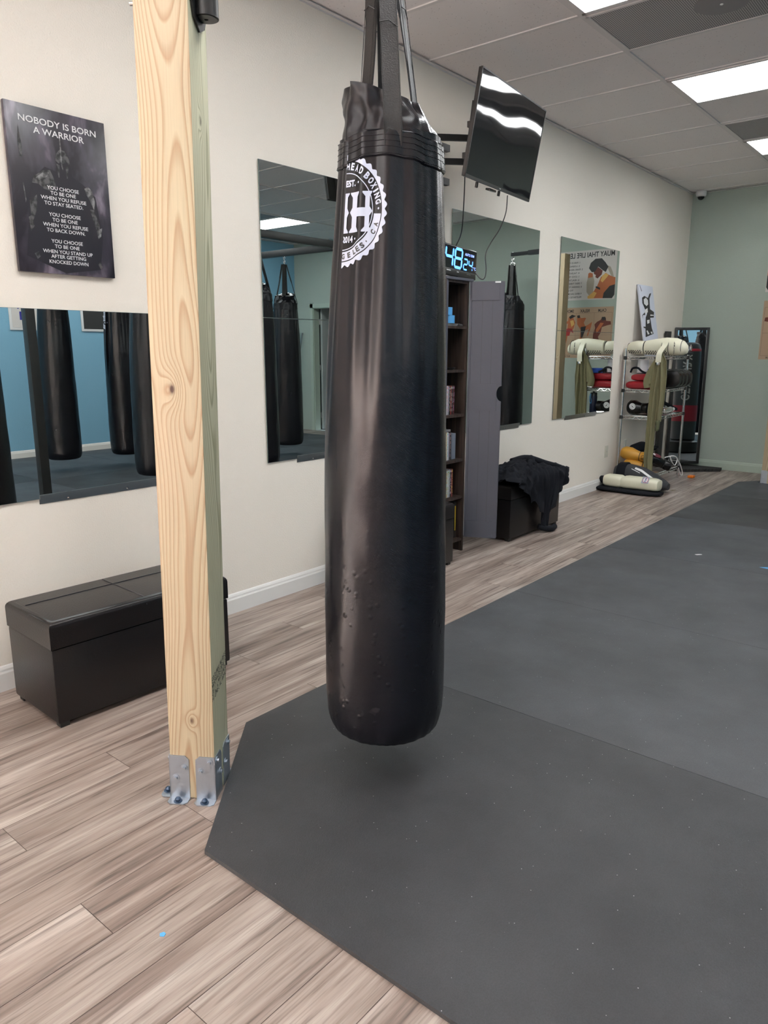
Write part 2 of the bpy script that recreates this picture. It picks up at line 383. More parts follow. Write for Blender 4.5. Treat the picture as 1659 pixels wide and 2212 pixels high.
WH = CE+.05
struct('wall_left', MB().box((-TH/2, (YF+YB)/2, WH/2), (TH, YB-YF+2*TH, WH)), m_wall)
DX0, DX1, DZ = 5.17, 6.03, 2.03                      # doorway in the back wall
b = MB(); b.box((DX0/2-.0, YB+TH/2, WH/2), (DX0, TH, WH)); b.box(((DX1+XR)/2, YB+TH/2, WH/2), (XR-DX1, TH, WH)); b.box(((DX0+DX1)/2, YB+TH/2, (DZ+WH)/2), (DX1-DX0, TH, WH-DZ))
struct('wall_back', b, m_green)
struct('wall_right', MB().box((XR+TH/2, (YF+YB)/2, WH/2), (TH, YB-YF+2*TH, WH)), m_blue)
WX0, WX1, WZ0, WZ1 = .25, 1.65, .12, 2.45
b = MB(); b.box((WX0/2, YF-TH/2, WH/2), (WX0, TH, WH)); b.box(((WX1+XR)/2, YF-TH/2, WH/2), (XR-WX1, TH, WH))
b.box(((WX0+WX1)/2, YF-TH/2, WZ0/2), (WX1-WX0, TH, WZ0)); b.box(((WX0+WX1)/2, YF-TH/2, (WZ1+WH)/2), (WX1-WX0, TH, WH-WZ1))
struct('wall_front', b, m_wall)
b = MB()
for x in (WX0+.03, (WX0+WX1)/2, WX1-.03): b.box((x, YF-TH/2, (WZ0+WZ1)/2), (.06, .07, WZ1-WZ0))
for z in (WZ0+.03, WZ1-.03): b.box(((WX0+WX1)/2, YF-TH/2, z), (WX1-WX0, .07, .06))
wf = struct('window_1', b, m_rail)
m_pane = bpy.data.materials.new('window_pane'); m_pane.use_nodes = True; nt = m_pane.node_tree; nt.nodes.remove(nt.nodes['Principled BSDF'])
tr = nt.nodes.new('ShaderNodeBsdfTransparent'); gl = nt.nodes.new('ShaderNodeBsdfGlossy'); gl.inputs['Roughness'].default_value = 0; mx = nt.nodes.new('ShaderNodeMixShader'); mx.inputs[0].default_value = .06
nt.links.new(tr.outputs[0], mx.inputs[1]); nt.links.new(gl.outputs[0], mx.inputs[2]); nt.links.new(mx.outputs[0], nt.nodes['Material Output'].inputs[0])
MB().box(((WX0+WX1)/2, YF-TH/2, (WZ0+WZ1)/2), (WX1-WX0-.1, .006, WZ1-WZ0-.1)).build('window_pane', m_pane, wf)

# ceiling: tiles, grid and wall angle
b = MB(); b.box((XR/2, (YF+YB)/2, CE+.030), (XR-.001, YB-YF-.001, .05))
tx = [.989+1.219*k for k in range(5)]; ty0 = 3.975; tys = [ty0+.6096*k for k in range(-12, 9)]
for x in tx: b.box((x, (YF+YB)/2, CE+.002), (.025, YB-YF, .01), 1)
for y in tys:
    if YF < y < YB: b.box((XR/2, y, CE+.0025), (XR, .025, .008), 1)
b.box((.011, (YF+YB)/2, CE-.006), (.022, YB-YF, .003), 1); b.box((.0015, (YF+YB)/2, CE+.001), (.003, YB-YF, .03), 1)
b.box((XR/2, YB-.011, CE-.006), (XR, .022, .003), 1); b.box((XR-.011, (YF+YB)/2, CE-.006), (.022, YB-YF, .003), 1)
for y in (3.66, 5.28, 6.95, 8.05): b.box((.02, y, CE-.0095), (.035, .16, .003), 1)
struct('ceiling', b, [m_tile, m_tee])

def baseboard(name, a, c, nrm, m):
    a = Vector(a); c = Vector(c); L = (c-a).length; d = (c-a)/L; nrm = Vector(nrm)
    prof = [(0, 0), (.014, 0), (.014, .074), (.010, .082), (.009, .09), (.004, .1), (0, .104)]
    Mx = Matrix((nrm, Vector((0, 0, 1)), d)).transposed().to_4x4(); Mx.translation = a
    struct(name, MB().prism(prof, L, M=Mx), m)
baseboard('baseboard_left', (0, YF, 0), (0, YB, 0), (1, 0, 0), m_base)
baseboard('baseboard_back', (0, YB, 0), (DX0-.07, YB, 0), (0, -1, 0), m_baseg)
baseboard('baseboard_right', (XR, YF, 0), (XR, YB, 0), (-1, 0, 0), m_base)

# door in the back wall, opened into the dark room behind
b = MB(); cw = .065
for x in (DX0-cw/2+.01, DX1+cw/2-.01): b.box((x, YB-.009, (DZ+cw)/2), (cw, .018, DZ+cw))
b.box(((DX0+DX1)/2, YB-.009, DZ+cw/2-.01), (DX1-DX0+2*cw-.02, .018, cw))
for x in (DX0+.01, DX1-.01): b.box((x, YB+TH/2, DZ/2), (.02, TH, DZ))
b.box(((DX0+DX1)/2, YB+TH/2, DZ-.01), (DX1-DX0, TH, .02))
door = struct('door_1', b, m_baseg)
m_doorslab = mat('grey_door_slab', srgb(158, 164, 162), .5)
MB().box((DX1-.06, YB+TH+.40, DZ/2), (.04, .78, DZ-.03), bev=.003).build('door_slab', m_doorslab, door)
b = MB()
for z in (.25, 1.05, 1.8): b.box((DX1-.03, YB+TH+.005, z), (.03, .012, .09), bev=.002); b.tube([(DX1-.035, YB+TH-.004, z-.045), (DX1-.035, YB+TH-.004, z+.045)], .006)
b.build('hinge', m_rail, door)
b = MB(); b.box((5.2, YB+1.5, -.02), (2.8, 2.7, .04)); b.box((5.2, YB+2.9, 1.25), (2.8, .08, 2.5)); b.box((3.85, YB+1.5, 1.25), (.08, 2.7, 2.5)); b.box((6.6, YB+1.5, 1.25), (.08, 2.7, 2.5)); b.box((5.2, YB+1.5, 2.5), (2.8, 2.7, .08))
struct('wall_beyond', b, mat('dim_room_paint', srgb(150, 156, 152), .8))

# ================================================================== CEILING FIXTURES
def troffer(x, y, label):
    t = thing('ceiling_light', (x, y, CE), label, 'light', group='recessed ceiling light panels')
    b = MB(); W_, D_ = 1.19, .58
    for sx in (-1, 1): b.box((sx*(W_/2-.012), 0, -.003), (.024, D_, .010))
    for sy in (-1, 1): b.box((0, sy*(D_/2-.012), -.003), (W_, .024, .010))
    b.tube([(W_*.28, -D_/2+.02, -.010), (W_*.28, -D_/2+.03, -.014), (W_*.33, -D_/2+.03, -.014), (W_*.33, -D_/2+.02, -.010)], .003, 6)
    b.build('fixture_frame', m_tee, t); MB().box((0, 0, -.003), (W_-.05, D_-.05, .004)).build('diffuser', m_lamp, t)
    return t
LX = [1.5985, 5.2555]; LY = [7.3275, 5.4985, 3.670, 1.8415, .0125, -1.816]
names = ['farthest from the camera beside the sage wall', 'beyond the perforated air vent', 'cut by the photo top edge', 'above the nearest punching bag', 'above the photographer', 'nearest the front windows']
L0 = troffer(LX[0], LY[0], 'recessed light panel in left row, '+names[0])
for i, x in enumerate(LX):
    for j, y in enumerate(LY):
        if i == 0 and j == 0: continue
        dup(L0, (x, y, CE), label='recessed light panel '+('in left row, ' if i == 0 else 'near the blue wall, ')+names[j])
def vent(x, y, label):
    t = thing('ceiling_vent', (x, y, CE), label, 'vent', group='perforated ceiling vents')
    b = MB()
    for sx in (-1, 1): b.box((sx*(.595-.008), 0, -.003), (.016, .58, .008))
    for sy in (-1, 1): b.box((0, sy*(.29-.008), -.003), (1.19, .016, .008))
    b.build('vent_frame', m_tee, t); MB().box((0, 0, -.002), (1.16, .55, .004)).build('perforated_face', m_vent, t)
    b = MB(); b.lathe([(.13, -.0035), (.13, -.006), (.12, -.007)], 36); b.build('centre_disc', mat('vent_disc', srgb(132, 130, 132), .5), t)
    MB().lathe([(.008, -.007), (.008, -.010), (.004, -.012)], 12).build('screw', m_white, t); return t
V0 = vent(LX[0], 4.280, 'perforated metal ceiling vent with a round centre disc, near the top edge')
dup(V0, (LX[0], 6.718, CE), label='perforated ceiling vent between the two far light panels, right edge of photo')
dup(V0, (LX[1], 6.718, CE), label='perforated ceiling vent above the bag rig, seen in the tall mirror')

# dome camera in the far corner
t = thing('security_camera', (.12, YB-.10, CE-.006), 'small white dome security camera in the far ceiling corner', 'camera')
MB().lathe([(.052, 0), (.055, -.004), (.055, -.035), (.050, -.05), (.036, -.056)], 32).build('housing', m_white, t)
MB().lathe([(.036, -.052), (.035, -.066), (.026, -.08), (.012, -.088), (.002, -.09)], 24).build('dome', mat('dome_glass', g(.01), .05), t)

# ================================================================== RUBBER MATS
def rmat(name, poly, m, label):
    b = MB(); b.prism(poly, .0125)
    o = b.build(name, m); tag(o, label, 'floor mat', 'black rubber floor mats'); return o
ys = [1.046, 2.291, 3.546, 4.799, 6.056, 7.306, 8.448]; xs = [.978, 2.82, 4.64, XR-.02]
nm = ['nearest row', 'second row', 'third row', 'fourth row', 'fifth row', 'farthest row']; cn = ['beside the plank walkway', 'in the middle column', 'by the blue wall']
for j in range(6):
    for i in range(3):
        a, c, y0_, y1_ = xs[i]+.001, xs[i+1]-.001, ys[j]+.0012, ys[j+1]-.0012
        if i == 0 and j == 0: P = [(1.441, y0_), (c, y0_), (c, y1_), (a, y1_), (a, 1.58)]
        elif i == 0 and j == 5: P = [(a, y0_), (c, y0_), (c, y1_), (1.19, y1_), (a, 8.16)]
        else: P = [(a, y0_), (c, y0_), (c, y1_), (a, y1_)]
        rmat('rubber_mat', P, m_mats[[0, 1, 1, 2, 0, 1][j] if i == 0 else (i+j) % 3], 'rubber floor mat, %s, %s%s' % (nm[j], cn[i], ', one corner clipped' if i == 0 and j in (0, 5) else ''))
# debris bits
def bit(name, pts, m, label, cat, z=.0128):
    b = MB(); b.prism(pts, .0012); o = b.build(name, m); o.location.z = z; return tag(o, label, cat)
bit('paper_scrap', [(1.52, 4.985), (1.535, 4.975), (1.562, 5.005), (1.556, 5.018), (1.54, 5.012)], m_white, 'tiny white paper scrap lying on the rubber mats', 'scrap')
bit('tape_scrap', [(1.93, 4.94), (2.0, 4.93), (2.02, 4.97), (1.99, 4.985)], m_ltape, 'light blue tape scrap on the black mat at right edge', 'tape')
bit('confetti_scrap', [(1.590, .805), (1.598, .800), (1.606, .806), (1.602, .814), (1.594, .814)], m_ltape, 'tiny light blue dot of tape on the wood planks', 'scrap', z=.0003)
bit('tape_scrap', [(3.0, 3.0), (3.07, 3.0), (3.07, 3.02), (3.0, 3.02)], m_ltape, 'light blue tape strip on the mats near the black steel rig upright', 'tape')

# ================================================================== MIRRORS
def mirror_panel(y0_, y1_, z0_, z1_, label):
    b = MB(); b.box((.006, (y0_+y1_)/2, (z0_+z1_)/2), (.005, y1_-y0_, z1_-z0_), 1)
    b.add([(.0088, y0_+.001, z0_+.001), (.0088, y1_-.001, z0_+.001), (.0088, y1_-.001, z1_-.001), (.0088, y0_+.001, z1_-.001)], [[0, 1, 2, 3]], 0)
    o = b.build('wall_mirror', [m_mirror, m_medge], recalc=False); return tag(o, label, 'mirror', 'frameless wall mirror panels')
def mirror_rail(y0_, y1_, z_, label):
    t = thing('mirror_rail', (0, (y0_+y1_)/2, z_), label, 'rail', group='mirror rails'); L = y1_-y0_; b = MB()
    prof = [(0, -.022), (.003, -.022), (.003, -.002), (.010, -.002), (.010, -.004), (.0125, -.004), (.0125, .016), (.0105, .016), (.0105, 0), (0, 0)]
    Mx = Matrix((Vector((1, 0, 0)), Vector((0, 0, 1)), Vector((0, 1, 0)))).transposed().to_4x4(); Mx.translation = (0, -L/2, 0)
    b.prism(prof, L, M=Mx); b.build('channel', m_rail, t)
    for y in (-L*.3, L*.15): MB().lathe([(.0055, 0), (.0055, .002), (.002, .005)], 12, M=Matrix.Translation((.003, y, -.012)) @ Matrix.Rotation(PI/2, 4, 'Y')).build('screw', m_steel, t)
ZS = 1.509
mirror_panel(.93, 2.14, .757, ZS-.004, 'low wall mirror left of the wooden post, reflecting blue wall')
mirror_rail(1.36, 1.97, .757, 'aluminium rail under the low mirror left of the post')
for a, c, nme in ((2.583, 3.785, 'between the wooden post and the large punching bag'), (4.253, 5.452, 'behind the cabinet door, under the television'), (5.823, 7.022, 'beside the wire rack, reflecting posters')):
    mirror_panel(a, c, ZS+.001, 2.257, 'upper frameless mirror panel '+nme)
    mirror_panel(a, c, .762, ZS-.001, 'lower frameless mirror panel '+nme)
mirror_rail(2.80, 3.42, .762, 'aluminium mirror rail partly hidden behind the large punching bag')
mirror_rail(4.62, 5.25, .762, 'grey mirror rail at the cabinet door edge')
mirror_rail(6.06, 6.72, .762, 'grey mirror rail under the mirror beside the wire rack')
def plate(name, y, z, label):
    t = thing(name, (0, y, z), label, 'outlet'); MB().box((.003, 0, 0), (.006, .072, .116), bev=.002).build('cover_plate', mat('ivory_plastic', srgb(214, 210, 196), .4), t)
    MB().lathe([(.004, 0), (.004, .002)], 10, M=Matrix.Translation((.006, 0, 0)) @ Matrix.Rotation(PI/2, 4, 'Y')).build('screw', m_rail, t)
plate('wall_outlet', 7.03, .36, 'ivory blank cover plate low on the wall beside the wire rack')
plate('wall_outlet', 7.50, .38, 'white cover plate on the wall behind the yellow gloves')
t = thing('wall_outlet', (XR, 4.85, .45), 'white double outlet low on the blue wall, seen in mirror', 'outlet')
MB().box((-.003, 0, 0), (.006, .075, .118), bev=.002).build('cover_plate', m_white, t)
b = MB()
for z in (-.024, .024): b.box((-.0065, 0, z), (.002, .034, .03), bev=.001)
b.build('socket', m_rail, t)

# ================================================================== WARRIOR CANVAS
t = thing('poster', (0, 1.3655, 1.640), 'dark motivational canvas with white lettering on the wall, upper left', 'poster')
m_canvas = mat('dark_canvas_print', g(.02), .32); N = NT(m_canvas); tc = N.n('TexCoord')
mp = N.n('Mapping'); mp.inputs['Rotation'].default_value = (.7, 0, 0); mp.inputs['Scale'].default_value = (1, 6, 2.6); N.l(tc.outputs['Object'], mp.inputs[0])
n1 = N.n('TexNoise', i_Scale=1.5, i_Detail=4.0, i_Distortion=.3); N.l(mp.outputs[0], n1.inputs['Vector'])
N.l(N.ramp(n1.outputs['Fac'], [(.44, (.014, .012, .017, 1)), (.56, (.05, .044, .06, 1)), (.68, (.22, .19, .24, 1))]), N.b.inputs['Base Color'])
MB().box((.011, .199, .299), (.018, .396, .596), bev=.002).build('canvas', m_canvas, t)
PM = frame((.0205, 0, 0), (0, 1, 0), (0, 0, 1))
def P3(y, z): return (y-1.3655, z-1.640)
m_f1 = mat('helmet_print', g(.055), .34); m_f2 = mat('shoulder_print', g(.12), .34); m_fd = mat('shadow_print', (.014, .012, .017, 1), .32)
for m_, lo, hi in ((m_f1, .014, .09), (m_f2, .05, .22)):
    N = NT(m_); tc = N.n('TexCoord'); n1 = N.n('TexNoise', i_Scale=60.0, i_Detail=6.0); N.l(tc.outputs['Object'], n1.inputs['Vector']); N.l(N.ramp(n1.outputs['Fac'], [(.42, g(lo)), (.62, g(hi))]), N.b.inputs['Base Color'])
b = MB()
def fp(pts, mi): flat(b, [P3(*p) for p in pts], PM, mi, z={2: 0, 0: .0003, 1: .0006}[mi])
fp([(1.40, 1.70), (1.43, 1.90), (1.45, 1.98), (1.50, 2.03), (1.545, 2.02), (1.55, 2.10), (1.575, 2.12), (1.60, 2.08), (1.61, 2.01), (1.65, 1.99), (1.70, 1.95), (1.72, 1.80), (1.70, 1.67), (1.55, 1.645)], 2)
fp([(1.545, 2.06), (1.550, 2.085), (1.566, 2.103), (1.585, 2.10), (1.600, 2.075), (1.603, 2.055), (1.598, 2.05), (1.592, 2.062), (1.578, 2.055), (1.572, 2.02), (1.568, 2.055), (1.556, 2.052)], 0)
fp([(1.566, 2.06), (1.5675, 2.145), (1.5715, 2.14), (1.572, 2.05), (1.570, 2.03)], 1)
fp([(1.548, 2.05), (1.552, 2.00), (1.556, 2.0), (1.560, 2.045)], 0); fp([(1.584, 2.045), (1.586, 2.0), (1.590, 2.004), (1.597, 2.05)], 0)
for sh, mi in (([(1.445, 1.965), (1.455, 1.99), (1.49, 2.015), (1.52, 2.022), (1.53, 2.0), (1.54, 1.965), (1.52, 1.945), (1.49, 1.95), (1.47, 1.965)], 0), ([(1.46, 1.985), (1.49, 2.008), (1.515, 2.012), (1.505, 1.995), (1.475, 1.98)], 1),
               ([(1.655, 1.975), (1.672, 1.985), (1.688, 1.97), (1.697, 1.93), (1.690, 1.90), (1.676, 1.93), (1.662, 1.955)], 1), ([(1.672, 1.90), (1.69, 1.90), (1.71, 1.84), (1.705, 1.81), (1.692, 1.83)], 0),
               ([(1.43, 1.90), (1.46, 1.925), (1.455, 1.87), (1.437, 1.83), (1.43, 1.86)], 0), ([(1.42, 1.84), (1.435, 1.85), (1.44, 1.81), (1.425, 1.79)], 0), ([(1.41, 1.96), (1.413, 1.96), (1.418, 1.90), (1.414, 1.89)], 1),
               ([(1.405, 2.10), (1.412, 2.16), (1.42, 2.09), (1.417, 2.05), (1.408, 2.05)], 0), ([(1.695, 1.82), (1.72, 1.835), (1.712, 1.80), (1.70, 1.79)], 1), ([(1.43, 1.71), (1.446, 1.72), (1.452, 1.70), (1.44, 1.69)], 0), ([(1.69, 1.69), (1.70, 1.70), (1.71, 1.68), (1.70, 1.672)], 0)): fp(sh, mi)
b.build('printed_warrior', [m_f1, m_f2, m_fd], t, recalc=False)
b = MB()
for s, ya, yc, z, h in (('NOBODY IS BORN', 1.415, 1.722, 2.1875, .023), ('A WARRIOR', 1.468, 1.669, 2.154, .023), ('YOU CHOOSE', 1.502, 1.630, 1.958, .0135), ('TO BE ONE', 1.514, 1.616, 1.9395, .0135), ('WHEN YOU REFUSE', 1.474, 1.658, 1.920, .0135), ('TO STAY SEATED.', 1.486, 1.643, 1.901, .0135),
                        ('YOU CHOOSE', 1.500, 1.629, 1.861, .0135), ('TO BE ONE', 1.512, 1.615, 1.842, .0135), ('WHEN YOU REFUSE', 1.473, 1.657, 1.8225, .0135), ('TO BACK DOWN.', 1.486, 1.643, 1.803, .0135),
                        ('YOU CHOOSE', 1.500, 1.629, 1.763, .0135), ('TO BE ONE', 1.512, 1.614, 1.744, .0135), ('WHEN YOU STAND UP', 1.463, 1.668, 1.724, .0135), ('AFTER GETTING', 1.494, 1.638, 1.706, .0135), ('KNOCKED DOWN', 1.485, 1.646, 1.686, .0135)):
    text(b, s, (ya+yc)/2-1.3655, z-1.640, yc-ya, h, PM, bold=.012, z=.001)
b.build('printed_words', m_text, t, recalc=False)

# ================================================================== STORAGE OTTOMANS
def ottoman(loc, rz, label, L=.765, D=.375, H=.41):
    t = thing('storage_ottoman', loc, label, 'ottoman', rz, 'dark leatherette storage ottomans')
    b = MB(); b.box((0, 0, .020+(H-.125)/2), (D-.003, L-.004, H-.125), bev=.009)
    b.build('body', m_leather, t)
    # lid: padded with soft rounded top
    bm = bmesh.new(); bmesh.ops.create_cube(bm, size=1)
    for v in bm.verts: v.co = Vector((v.co.x*D, v.co.y*L, v.co.z*.100))
    bmesh.ops.bevel(bm, geom=[e for e in bm.edges if all(v.co.z > 0 for v in e.verts)], offset=.026, segments=5, profile=.5, affect='EDGES')
    for v in bm.verts: v.co.z += H-.052
    b = MB(); b.bm(bm, 0, True); b.build('lid', m_leather, t)
    b = MB(); zt = H-.001
    for x in (-.07,): b.tube([(x, -L/2+.03, zt), (x, L/2-.03, zt)], .0013, 6)
    b.tube([(-D/2+.03, 0, zt), (D/2-.026, 0, zt), (D/2-.007, 0, H-.012), (D/2+.0005, 0, H-.03)], .0016, 6)
    b.tube([(D/2-.003, -L/2+.01, H-.020), (D/2-.003, L/2-.01, H-.020)], .0018, 6); b.tube([(D/2-.010, -L/2+.012, H-.009), (D/2-.010, L/2-.012, H-.009)], .0011, 6)
    b.tube([(D/2-.008, -L/2+.008, .03), (D/2-.008, -L/2+.008, H-.11)], .0025, 6)
    b.build('stitching', mat('piping', (.02, .02, .028, 1), .4), t)
    for sx in (-1, 1):
        for sy in (-1, 1): MB().box((sx*(D/2-.03), sy*(L/2-.03), .01), (.035, .035, .022), bev=.002).build('foot', m_plastic, t)
    return t
OT = ottoman((.312, 1.512, 0), math.radians(-2.0), 'long dark storage ottoman behind the near wooden post')
dup(OT, (.196, 3.412, 0), 0, label='dark storage ottoman mostly hidden behind the large punching bag')
dup(OT, (.196, 4.885, 0), 0, label='dark storage ottoman with black clothes heaped on its lid')

# ================================================================== TIMBER POSTS WITH BAG ARMS
def bolt_head(b, p, d, r=.0085, mi=0):
    d = Vector(d).normalized(); p = Vector(p); b.tube([p, p+d*.0015], r*1.35, 14, mi); b.tube([p+d*.0015, p+d*.007], r*.72, 6, mi)
def timber_post(P, ang, lean, label):
    t = thing('timber_post', P, label, 'post', group='square timber posts')
    t.matrix_world = Matrix.Translation(P) @ (Matrix.Rotation(lean, 4, Vector((-.638, .77, 0))) if lean else ident()) @ Matrix.Rotation(ang, 4, 'Z')
    MB().box((0, 0, 1.222), (.139, .139, 2.44), bev=.003).build('timber', m_post, t)
    hw = .0695
    for ci, (sx, sy) in enumerate(((-1, -1), (1, -1), (1, 1), (-1, 1))):
        b = MB(); zt = .145; wd = .062; th = .0028
        # plate on face y = sy*hw
        pl = [(0, .0), (wd, 0), (wd, zt-.012), (wd-.012, zt), (0, zt)]
        Mx = frame((sx*(hw+th), sy*hw, 0), (-sx, 0, 0), (0, 0, 1)); hgt = th if Mx.col[2][1]*sy > 0 else -th
        b.prism(pl, hgt, M=Mx)
        Mx2 = frame((sx*hw, sy*(hw+th), 0), (0, -sy, 0), (0, 0, 1)); hg2 = th if Mx2.col[2][0]*sx > 0 else -th
        b.prism(pl, hg2, M=Mx2)
        ft = [(.0, 0), (wd, 0), (wd, .026), (wd-.012, .036), (.010, .036), (0, .028)]
        Mf = frame((sx*(hw+th), sy*(hw), .0005), (-sx, 0, 0), (0, sy, 0)); b.prism(ft, .003 if Mf.col[2][2] > 0 else -.003, M=Mf)
        if not (sx == 1): 
            Mf = frame((sx*hw, sy*(hw+th), .0005), (0, -sy, 0), (sx, 0, 0)); b.prism(ft, .003 if Mf.col[2][2] > 0 else -.003, M=Mf)
        br = b.build('corner_bracket', m_zinc, t)
        for (u, z) in ((.048, .105), (.020, .070)) if sx < 0 else ((.018, .128), (.046, .096)): b = MB(); bolt_head(b, (sx*(hw+th-u), sy*(hw+th), z), (0, sy, 0)); b.build('screw', m_zinc, br)
        for (u, z) in ((.018, .128), (.046, .075)): b = MB(); bolt_head(b, (sx*(hw+th), sy*(hw+th-u), z), (sx, 0, 0)); b.build('screw', m_zinc, br)
        b = MB(); M0 = Matrix.Translation((sx*(hw-.028), sy*(hw+.022), .003)); b.lathe([(.013, 0), (.013, .002), (.008, .003), (.009, .009), (.006, .013), (.002, .014)], 16, M=M0)
        if sx < 0:
            b.build('anchor_bolt', m_bolt, br); b = MB(); b.lathe([(.013, 0), (.013, .002), (.008, .003), (.009, .009), (.006, .013), (.002, .014)], 16, M=Matrix.Translation((sx*(hw+.022), sy*(hw-.028), .003)))
        b.build('anchor_bolt', m_bolt, br)
    return t
POST_A = math.radians(34.5)
post = timber_post((1.167, 1.240, 0), POST_A, .0165, 'tall square pale pine post standing between ottoman and mat')
# chrome bolt sticking from the left face, stamp on right face
b = MB(); b.tube([(-.069, -.035, 2.19), (-.090, -.035, 2.19)], .005, 10); b.tube([(-.0695, -.035, 2.19), (-.078, -.035, 2.19)], .0095, 6); b.build('through_bolt', m_steel, post)
b = MB(); rnd = random.Random(3)
for row in range(4):
    y = -.067
    while y < .064:
        h = .016; z0_ = .385-(row*.020)+(y+.07)*.25; k = rnd.choice('IHOELUAMR'); segs = {'I': [(0, 0, 0, 1)], 'H': [(0, 0, 0, 1), (1, 0, 1, 1), (0, .5, 1, .5)], 'O': [(0, 0, 0, 1), (1, 0, 1, 1), (0, 0, 1, 0), (0, 1, 1, 1)], 'E': [(0, 0, 0, 1), (0, 0, 1, 0), (0, 1, 1, 1), (0, .5, 1, .5)], 'L': [(0, 0, 0, 1), (0, 0, 1, 0)], 'U': [(0, 0, 0, 1), (1, 0, 1, 1), (0, 0, 1, 0)], 'A': [(0, 0, .5, 1), (.5, 1, 1, 0), (.2, .4, .8, .4)], 'M': [(0, 0, 0, 1), (0, 1, .5, .3), (.5, .3, 1, 1), (1, 1, 1, 0)], 'R': [(0, 0, 0, 1), (0, 1, 1, .8), (1, .8, 0, .5), (.2, .5, 1, 0)]}[k]
        wch = .0085
        for x1_, z1_, x2_, z2_ in segs:
            p1 = Vector((.0697, y+x1_*wch, z0_+z1_*h)); p2 = Vector((.0697, y+x2_*wch, z0_+z2_*h)); d = (p2-p1).normalized(); n_ = Vector((0, -d.z, d.y))*.0011
            b.add([p1-n_, p2-n_, p2+n_, p1+n_], [[0, 1, 2, 3]])
        y += wch+.003
b.build('ink_stamp', m_inkb, post, recalc=False)
post2 = timber_post((1.24, 8.30, 0), 0.0, 0, 'square timber post at the far right edge, by the sage wall')
def bag_arm(P, R_ang, tip, label, pivot):
    t = thing('heavy_bag_mount', (0, 0, 0), label, 'bag arm', group='black steel bag arms on the posts')
    px, py = pivot; d = Vector((tip[0]-px, tip[1]-py, 0)); L = d.length; d.normalize(); side = Vector((-d.y, d.x, 0))
    b = MB(); b.tube([(px, py, 2.165), (px, py, 2.56)], .0315, 28); b.build('pivot_tube', m_black, t)
    b = MB(); b.lathe([(.027, 2.166), (.027, 2.1635), (.005, 2.1630), (.005, 2.168)], 24, M=Matrix.Translation((px, py, 0))); b.build('end_cap', m_plastic, t)
    c, s_ = math.cos(R_ang), math.sin(R_ang); Mx = Matrix.Translation((P[0], P[1], 0)) @ Matrix.Rotation(R_ang, 4, 'Z')
    # bolted plate on the post face with rounded ends
    pl = [(-.055, .0), (-.04, -.035), (.0, -.055), (.04, -.035), (.055, 0), (.055, .36), (-.055, .36)]
    pb = MB(); pb.prism(pl, .005, M=Mx @ frame((.0705, 0, 2.19), (0, 1, 0), (0, 0, 1))); pb.box((.09, -.0, 2.36), (.05, .02, .30), M=Mx); pl_o = pb.build('mounting_plate', m_black, t)
    for y_, z_ in ((-.040, 2.215), (.040, 2.215), (-.04, 2.5), (.04, 2.5)): pb = MB(); bolt_head(pb, (Mx @ Vector((.0755, y_, z_))), Mx.to_3x3() @ Vector((1, 0, 0)), .012); pb.build('bolt', m_steel, pl_o)
    Ma = Matrix((d, side, Vector((0, 0, 1)))).transposed().to_4x4(); Ma.translation = (px, py, 2.50)
    MB().box((L*.30, 0, 0), (L*.60, .055, .055), M=Ma, bev=.003).build('outer_sleeve', m_black, t)
    MB().box((L*.72, 0, 0), (L*.62, .042, .042), M=Ma, bev=.003).build('inner_arm', m_black, t)
    b = MB(); b.tube([Ma @ Vector((L, 0, .03)), Ma @ Vector((L, 0, -.04))], .006, 8); b.tube([Ma @ Vector((L+.02*math.cos(q_), 0, -.055+.02*math.sin(q_))) for q_ in [2*PI*k/16 for k in range(16)]], .004, 8, closed=True); b.build('eye_bolt', m_steel, t)
    return t
BX, BY = 1.527, 1.713
bag_arm((1.167+.036*.77, 1.240+.036*.638), POST_A, (BX, BY), 'black round steel bag bracket bolted near the top of the pine post', (1.167+.101*math.cos(POST_A)+.021, 1.240+.101*math.sin(POST_A)+.018))
a2 = 0.0
c2, s2 = math.cos(a2), math.sin(a2)
bag_arm((1.24, 8.30), a2, (1.95, 8.39), 'black steel bag arm on the far post, seen in the mirror', (1.24+.101, 8.30))

# ================================================================== PUNCHING BAGS
RT = [(.150, .150), (.158, .166), (.175, .177), (.21, .186), (.28, .191), (.5, .191), (1.0, .185), (1.3, .177), (1.55, .165), (1.8, .149), (1.9, .142), (1.95, .141)]
DEG = PI/180; AC = -50*DEG
PLEATS = [(-30, 5, .010), (-16, 4, -.006), (-4, 6, .006), (12, 5, -.005), (24, 6, .007), (38, 5, -.006), (52, 6, .005), (-63, 5, .006), (-72, 4, -.005), (-84, 5, .005), (80, 8, -.006), (105, 8, .006), (130, 7, -.006), (155, 9, .006), (180, 8, -.005), (205, 7, .006), (232, 8, -.005), (255, 7, .005)]
def bag_r(a, z):
    ad = a/DEG; r = interp(RT, z); pa = sst(.95, 1.6, z)*(1-.25*sst(1.7, 1.9, z)); s_ = 0
    for c_, wd, am in PLEATS:
        dd = (ad-c_+180) % 360-180; drift = (1.9-z)*6*math.sin(c_); dd += drift*.5; s_ += am*math.exp(-(dd/wd)**2)
    r += s_*pa*.85; ca = sst(.98, 1.35, z)
    dd = (ad+50+180) % 360-180
    if dd < 0: r -= .017*ca*math.exp(-(-dd/14)**1.2)
    else: r += .008*ca*math.exp(-(dd/14))
    if z < .25:
        r += .0025*(1-z/.25)*math.sin(a*34+math.sin(a*5)*2)*(z > .151)
    r += .0016*noise.noise(Vector((math.cos(a)*4, math.sin(a)*4, z*7)))*(1-sst(1.0, 1.4, z))*1.5
    return r
def bag_off(z): return .003+.016*sst(1.0, 1.93, z)
